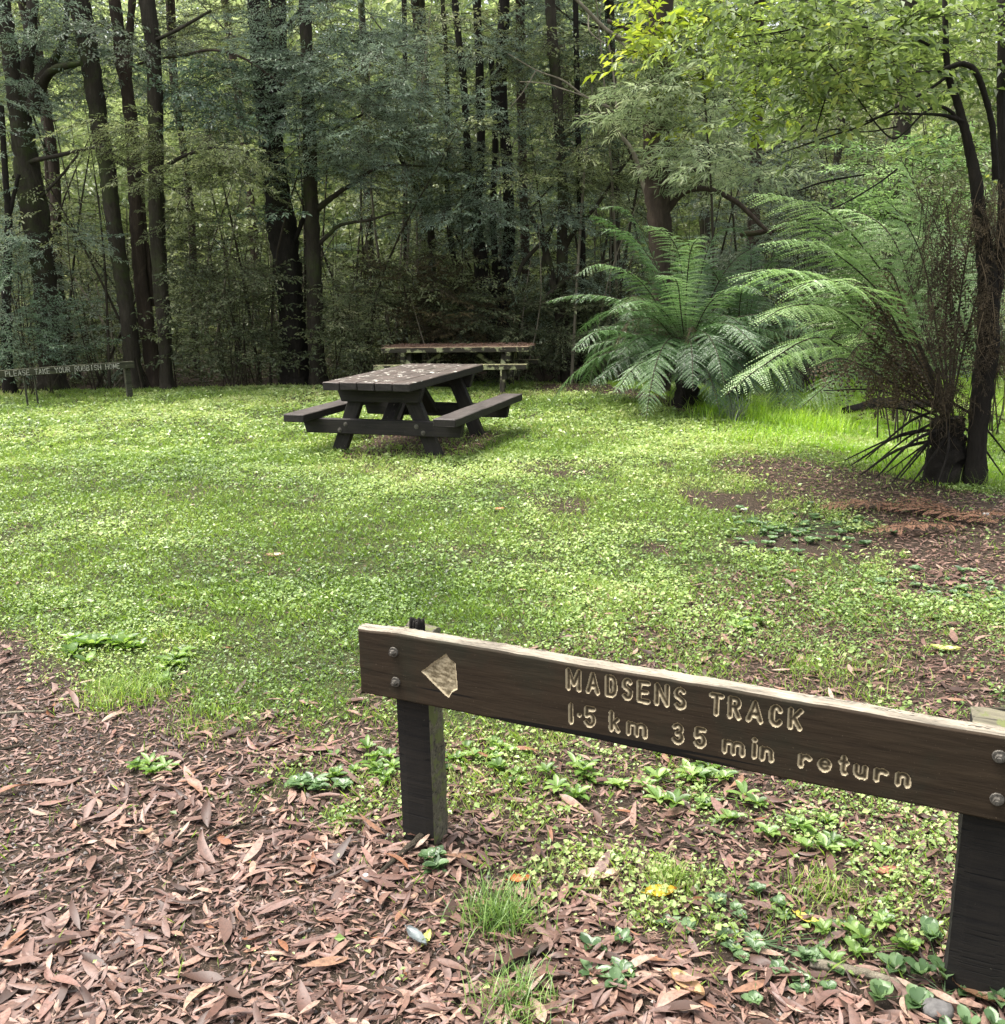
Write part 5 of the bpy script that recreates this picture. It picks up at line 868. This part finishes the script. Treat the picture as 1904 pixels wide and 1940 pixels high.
# rust coloured dead fern litter under the large arching fern
mb = MB()
for k in range(7):
    u = g.uniform(1700, 1900); v = 925 + (u - 1640) * .24 + g.uniform(-15, 40); p = G(min(u, 1900), v, .02); az = g.uniform(-2.2, -.6) if g.rand() < .6 else g.uniform(0, 6.28); L = g.uniform(.35, .8); d = np.array([math.sin(az), math.cos(az), 0]); q = [p + d * L * t + [0, 0, .02 + .03 * math.sin(3 * t)] for t in np.linspace(0, 1, 5)]
    frond(mb, np.array(q), n_p=16, plen=.12, g=g, start=.05, droop=.05, pin=9, br=g.uniform(.5, .95), rr=.004)
tag(mb.obj('dead_fern_litter', [M['fern_rust'], M['fern_dead']]), 'rust coloured dead fern fronds littering the soil under the large arching fern', kind='stuff')

# ------------------------------------------------------------------ weeds, tufts, sticks, notable leaves, stones
def rosette(mb, c, g, n=9, L=.06, W=.025, up=.5, mat=0, segs=3):
    for k in range(n):
        a = 2 * PI * k / n + g.randn() * .3; l = L * g.uniform(.6, 1.2); e = up * g.uniform(.5, 1.4); t = np.linspace(0, 1, 5); d = np.array([math.cos(a), math.sin(a), 0]); sd = np.array([-d[1], d[0], 0]); ctr = c + d[None] * (l * t * math.cos(e))[:, None] + np.array([0, 0, 1.])[None] * (l * (math.sin(e) * t - .55 * t * t * math.sin(e)))[:, None]
        hw = W / 2 * np.sin(PI * np.clip(t * .92 + .06, 0, 1)) ** .8; V = np.stack([ctr - sd * hw[:, None] + [0, 0, .25 * W], ctr, ctr + sd * hw[:, None] + [0, 0, .25 * W]], 1); i = np.arange(4)[:, None] * 3; j = np.arange(2)[None, :]
        mb.add(V.reshape(-1, 3), np.stack([i + j, i + j + 1, i + j + 4, i + j + 3], -1).reshape(-1, 4), float(g.rand()), mat, True)
def weed(label, u, v, mat, n_ros, spread, L, W, up, seed, name='weed', cat='plant'):
    g = rs(seed); p = G(u, v); p[2] = float(gz(p[0], p[1])); mb = MB()
    for k in range(n_ros):
        rc = np.array([g.randn() * spread, g.randn() * spread, g.rand() * .02]); tube(mb, [(0, 0, .004), rc * .5 + [0, 0, .004], rc], [.0015, .0014, .001], 3, sub=2, cap=False); rosette(mb, rc, g, g.randint(6, 11), L * g.uniform(.7, 1.2), W * g.uniform(.8, 1.2), up)
    return tag(mb.obj(name, M[mat], None, tuple(p)), label, cat)
weed('broad leaved green weed at the lawn corner above the dark path', 190, 1225, 'herb', 16, .09, .09, .035, .9, 1)
weed('pale leafy weed beside the spiky grass at the path edge', 330, 1262, 'herb', 8, .06, .07, .03, .8, 2)
weed('small lone green weed amid brown leaves on the path', 275, 1466, 'herb', 5, .035, .055, .018, .6, 3)
weed('bluish weed among dry leaves on the path side of the post under the arrow', 590, 1500, 'herb_blue', 5, .045, .05, .026, .5, 4)
weed('lush green weed clump against the shaded side of the post under the arrow', 690, 1455, 'herb', 16, .09, .06, .018, .9, 5)
weed('green weed clump just past the post under the arrow', 900, 1440, 'herb', 14, .09, .05, .022, .8, 6)
weed('fresh green rosettes under the middle of the sign board', 1120, 1480, 'herb', 14, .1, .055, .018, .7, 7)
weed('pointed leaved weed below the words on the sign', 1330, 1500, 'herb', 14, .1, .07, .022, .7, 8)
weed('green weed in the shade below the word return', 1530, 1580, 'herb', 10, .08, .05, .022, .7, 9)
weed('creeping round leaved patch between the posts', 1440, 1780, 'herb_blue', 30, .11, .03, .022, .5, 10)
weed('blue green broad leaved weed at the post on the far end of the sign', 1790, 1880, 'herb_blue', 14, .075, .055, .034, 1.0, 11)
weed('small blue green weed near the front edge of the leaves', 1165, 1830, 'herb_blue', 5, .04, .045, .026, .7, 12)
weed('tiny dark leaved weed below the post under the arrow', 830, 1640, 'herb_blue', 5, .04, .045, .024, .5, 13)
weed('leafy weed by the long fallen stick near the far post of the sign', 1640, 1800, 'herb', 8, .06, .045, .018, .8, 14)
weed('dark green low creeper patch on the lawn short of the bare soil', 1510, 1005, 'herb_blue', 60, .3, .045, .03, .5, 15)
weed('bluish creeper patch by the bare soil under the large arching fern', 1840, 1118, 'herb_blue', 34, .2, .04, .024, .5, 16)
weed('sunlit green sprig in the lawn straight above the sign lettering', 1405, 1190, 'herb', 7, .05, .06, .02, .9, 17)
weed('bright leafy weed at the foot of the far picnic table', 950, 727, 'herb', 26, .22, .12, .03, 1.0, 18)
def tuft(label, u, v, n, spread, L, seed, mat='blade', wd=.0035, name='grass_tuft', cat='grass tuft', D=None):
    g = rs(seed); p = G(u, v) if D is None else P(u, v, D); p[2] = float(gz(p[0], p[1])); mb = MB()
    for k in range(n):
        b = np.array([g.randn() * spread, g.randn() * spread, 0]); a = g.rand() * 6.28; l = L * g.uniform(.4, 1.1); le = g.uniform(.15, 1.15); t = np.linspace(0, 1, 5); d = np.array([math.cos(a), math.sin(a), 0]); c = b + d[None] * (l * le * t ** 1.8)[:, None] + np.array([0, 0, 1.])[None] * (l * (t - .35 * le * t ** 2.5))[:, None]; s = np.array([-d[1], d[0], 0]) * wd / 2; w_ = (1 - t ** 2)[:, None]
        V = np.stack([c - s * w_, c + s * w_], 1); i = np.arange(4)[:, None] * 2; mb.add(V.reshape(-1, 3), np.hstack([i, i + 1, i + 3, i + 2]), float(g.rand()), 0, True)
    return tag(mb.obj(name, M[mat], None, tuple(p)), label, cat)
tuft('spiky yellow green tuft jutting into the path', 245, 1318, 600, .10, .085, 1, 'blade', .003); tuft('wispy grass tuft in the litter below the sign', 945, 1735, 420, .045, .10, 2, 'herb', .003); tuft('thin grass tuft at the photo bottom below the wispy one', 985, 1900, 300, .045, .08, 3, 'herb', .003)
tuft('grass tuft behind the yellow leaf', 1270, 1665, 220, .035, .07, 4, 'blade', .0028); tuft('grass tuft rising under the sign between the posts', 1560, 1690, 260, .06, .06, 5, 'blade', .0028); tuft('dry yellowish tuft spilling over the path edge', 400, 1372, 500, .11, .055, 6, 'blade', .0028)
tuft('soft grass tuft behind the end of the sign lettering', 1590, 1270, 600, .15, .06, 7, 'blade', .003); tuft('bright tuft behind the middle of the sign', 1150, 1160, 200, .12, .07, 8); tuft('bright grass tuft behind the sign near the stub', 1040, 1170, 120, .08, .08, 9)
tuft('tall mixed grass clump in front of the tree fern', 1390, 790, 600, .22, .30, 10, 'meadow', .006); tuft('feathery blue green grass mound between the two ferns', 1500, 800, 1300, .34, .24, 11, 'meadow', .005); tuft('straw coloured dry grass wisp in front of the tree fern', 1392, 800, 130, .06, .4, 12, 'leaf_grey', .007)
tuft('low bright grass between the tree fern and the tall clump', 1330, 765, 400, .25, .22, 13, wd=.007); tuft('long bright grass spilling down from the mound', 1450, 830, 900, .35, .13, 14, 'meadow', .006)
tuft('green sprouts at the outer foot of the twisted tree', 1880, 925, 120, .12, .25, 15)
def stick(label, pts, r, seed, mat='twig', name='stick', cat='stick'):
    q = []
    for u, v, z in pts: p = G(u, v); p[2] = float(gz(p[0], p[1])) + z; q.append(p)
    q = np.array(q); b = q[0].copy(); mb = MB(); tube(mb, q - b, np.linspace(r, r * .5, len(q)), 8, rough=.3, seed=seed, sub=6); tube(mb, [q[len(q) // 2] - b, q[len(q) // 2] - b + np.array([.04, .03, .012])], [r * .4, r * .2], 5, sub=2)
    return tag(mb.obj(name, M[mat], None, tuple(b)), label, cat)
stick('long grey stick lying in front of the post at the far end of the sign', [(1535, 1822, .008), (1600, 1838, .012), (1680, 1858, .01), (1745, 1885, .008), (1800, 1905, .006)], .011, 1, 'twig_pale'); stick('dark stick leaning away from the foot of the post under the arrow', [(800, 1598, .03), (760, 1625, .02), (715, 1658, .008)], .010, 2)
stick('short dark twig between grass tufts at the bottom', [(1030, 1795, .012), (980, 1825, .014), (930, 1850, .01)], .008, 3); stick('pale twig on the dark gravel', [(-10, 1358, .01), (40, 1355, .012), (92, 1350, .006)], .006, 4, 'twig_pale'); stick('thin twig on the path level with the small lone weed', [(-5, 1430, .008), (30, 1424, .01), (55, 1420, .006)], .006, 5)
stick('curved dark twig poking from the leaves by the lone weed', [(330, 1640, .008), (420, 1590, .02), (480, 1565, .01)], .005, 6)
def one(label, u, v, L, W, c, az, seed, name='fallen_leaf', z=.012, veins=True, dark=None):
    g = rs(seed); p = G(u, v); p[2] = float(gz(p[0], p[1])) + z; mb = MB(); seg = 14; t = np.linspace(0, 1, seg + 1); hw = W / 2 * np.sin(PI * t ** .85) ** .75; hw[0] = .002; hw[-1] = .0005
    q = np.linspace(-1, 1, 9); V = np.zeros((seg + 1, 9, 3)); V[:, :, 0] = (t * L - L / 2)[:, None]; V[:, :, 1] = hw[:, None] * q[None]; V[:, :, 2] = .22 * W * q[None] ** 2 + .10 * L * (t[:, None] - .5) ** 2 * 2 + .0016 * np.sin((t[:, None] * 9 + np.abs(q)[None] * 1.6) * 2 * PI) * veins + .003 * g.randn(seg + 1, 9) * .3
    V = V.reshape(-1, 3) @ rotz(az).T; i = np.arange(seg)[:, None] * 9; j = np.arange(8)[None, :]; mb.add(V, np.stack([i + j, i + j + 1, i + j + 10, i + j + 9], -1).reshape(-1, 4), .5, 0, True)
    e = V[0]; tube(mb, [V[4], V[4] * 1.25 + [0, 0, .004]], [.0015, .001], 5, sub=2)
    return tag(mb.obj(name, one_leaf(name + str(seed), c, dark), None, tuple(p)), label, 'leaf')
one('bright yellow leaf with a brown spot on the litter', 1252, 1694, .085, .05, (.62, .40, .03), .1, 1, dark=(.3, .12, .02)); one('orange red leaf lying beside the post under the arrow', 985, 1668, .06, .034, (.42, .12, .03), .1, 2, dark=(.12, .04, .02)); one('pale ribbed leaf next to the orange leaf', 1135, 1662, .11, .05, (.52, .38, .27), .05, 3, dark=(.36, .24, .16))
one('tan ribbed leaf near the bottom with visible veins', 1302, 1868, .10, .045, (.40, .25, .13), -.9, 4, dark=(.28, .16, .08)); one('small yellow leaf on the round leaved patch', 1530, 1745, .07, .028, (.60, .48, .08), -.8, 5, dark=(.4, .3, .05)); one('slate blue leaf standing on edge in the litter', 790, 1785, .085, .03, (.12, .14, .14), -.9, 6, dark=(.08, .08, .08), z=.02)
one('yellow green leaf on the litter near the bottom', 808, 1722 + 60, .06, .022, (.45, .46, .12), 1.3, 7); one('brown leaf lying alone in the middle of the lawn', 522, 1058, .11, .05, (.45, .30, .18), .1, 8); one('reddish leaf on the soil below the sign middle', 1760 - 80, 1655, .06, .03, (.32, .12, .08), .3, 9); one('orange leaf on the lawn before the near table', 945, 966, .08, .04, (.5, .22, .08), .2, 10)
one('yellowish curled leaf in the grass behind the far end of the sign', 1790, 1235, .12, .045, (.5, .5, .15), -.3, 11); one('dark leaf propped against the post at the far end of the sign', 1850, 1890, .12, .045, (.16, .09, .05), -.8, 12, z=.02)
def stone(label, u, v, r, mat, seed, name='stone', flat=.7):
    g = rs(seed); p = G(u, v); p[2] = float(gz(p[0], p[1])) + r * flat * .5; mb = MB(); n, m = 12, 16; th = np.linspace(0, PI, n); ph = np.linspace(0, 2 * PI, m, endpoint=False); T_, P_ = np.meshgrid(th, ph, indexing='ij'); k = 1 + .28 * (fbm(np.sin(T_) * np.cos(P_) * 1.5 + 5, np.sin(T_) * np.sin(P_) * 1.5 + np.cos(T_), 1.7, seed, 3) - .5) * 2
    V = np.stack([r * k * np.sin(T_) * np.cos(P_) * 1.2, r * k * np.sin(T_) * np.sin(P_), r * flat * k * np.cos(T_)], -1); i = np.arange(n - 1)[:, None] * m; j = np.arange(m)[None, :]; mb.add(V.reshape(-1, 3), np.stack([i + j, i + (j + 1) % m, i + m + (j + 1) % m, i + m + j], -1).reshape(-1, 4), .5, 0, True)
    return tag(mb.obj(name, M[mat], None, tuple(p)), label, 'stone')
stone('small white pebble lying next to the post stick', 694, 1664, .013, 'pebble', 1, 'pebble', 1.0); stone('dark grey stone half buried at the bottom edge', 1775, 1915, .028, 'stone', 2); stone('white scrap of bark on the lawn above the sign', 1165, 1135, .022, 'pebble', 3, 'pebble', .4); stone('white pebble on the bare soil under the large arching fern', 1868, 978, .02, 'pebble', 4, 'pebble')
stone('grey rock by the posts of the notice rail', 103, 735, .06, 'stone', 5)
stone('pale chip near the creeper patch on the lawn', 1410, 966, .02, 'pebble', 6, 'pebble', .5)
# old log on the low ground under the large arching fern's fronds
p0, p1 = P(1600, 737, 12.2), P(1790, 722, 12.8); mb = MB(); c = (p0 + p1) / 2; c[2] = float(gz(c[0], c[1])) + .05; p0[2] = p1[2] = c[2]; tube(mb, [p0 - c, [-.2, .02, .03], [.25, 0, 0], p1 - c], [.05, .085, .08, .05], 12, rough=.5, seed=4); tag(mb.obj('fallen_log', M['bark_black'], None, tuple(c)), 'dark fallen log behind the drooping fronds of the large arching fern', 'log')
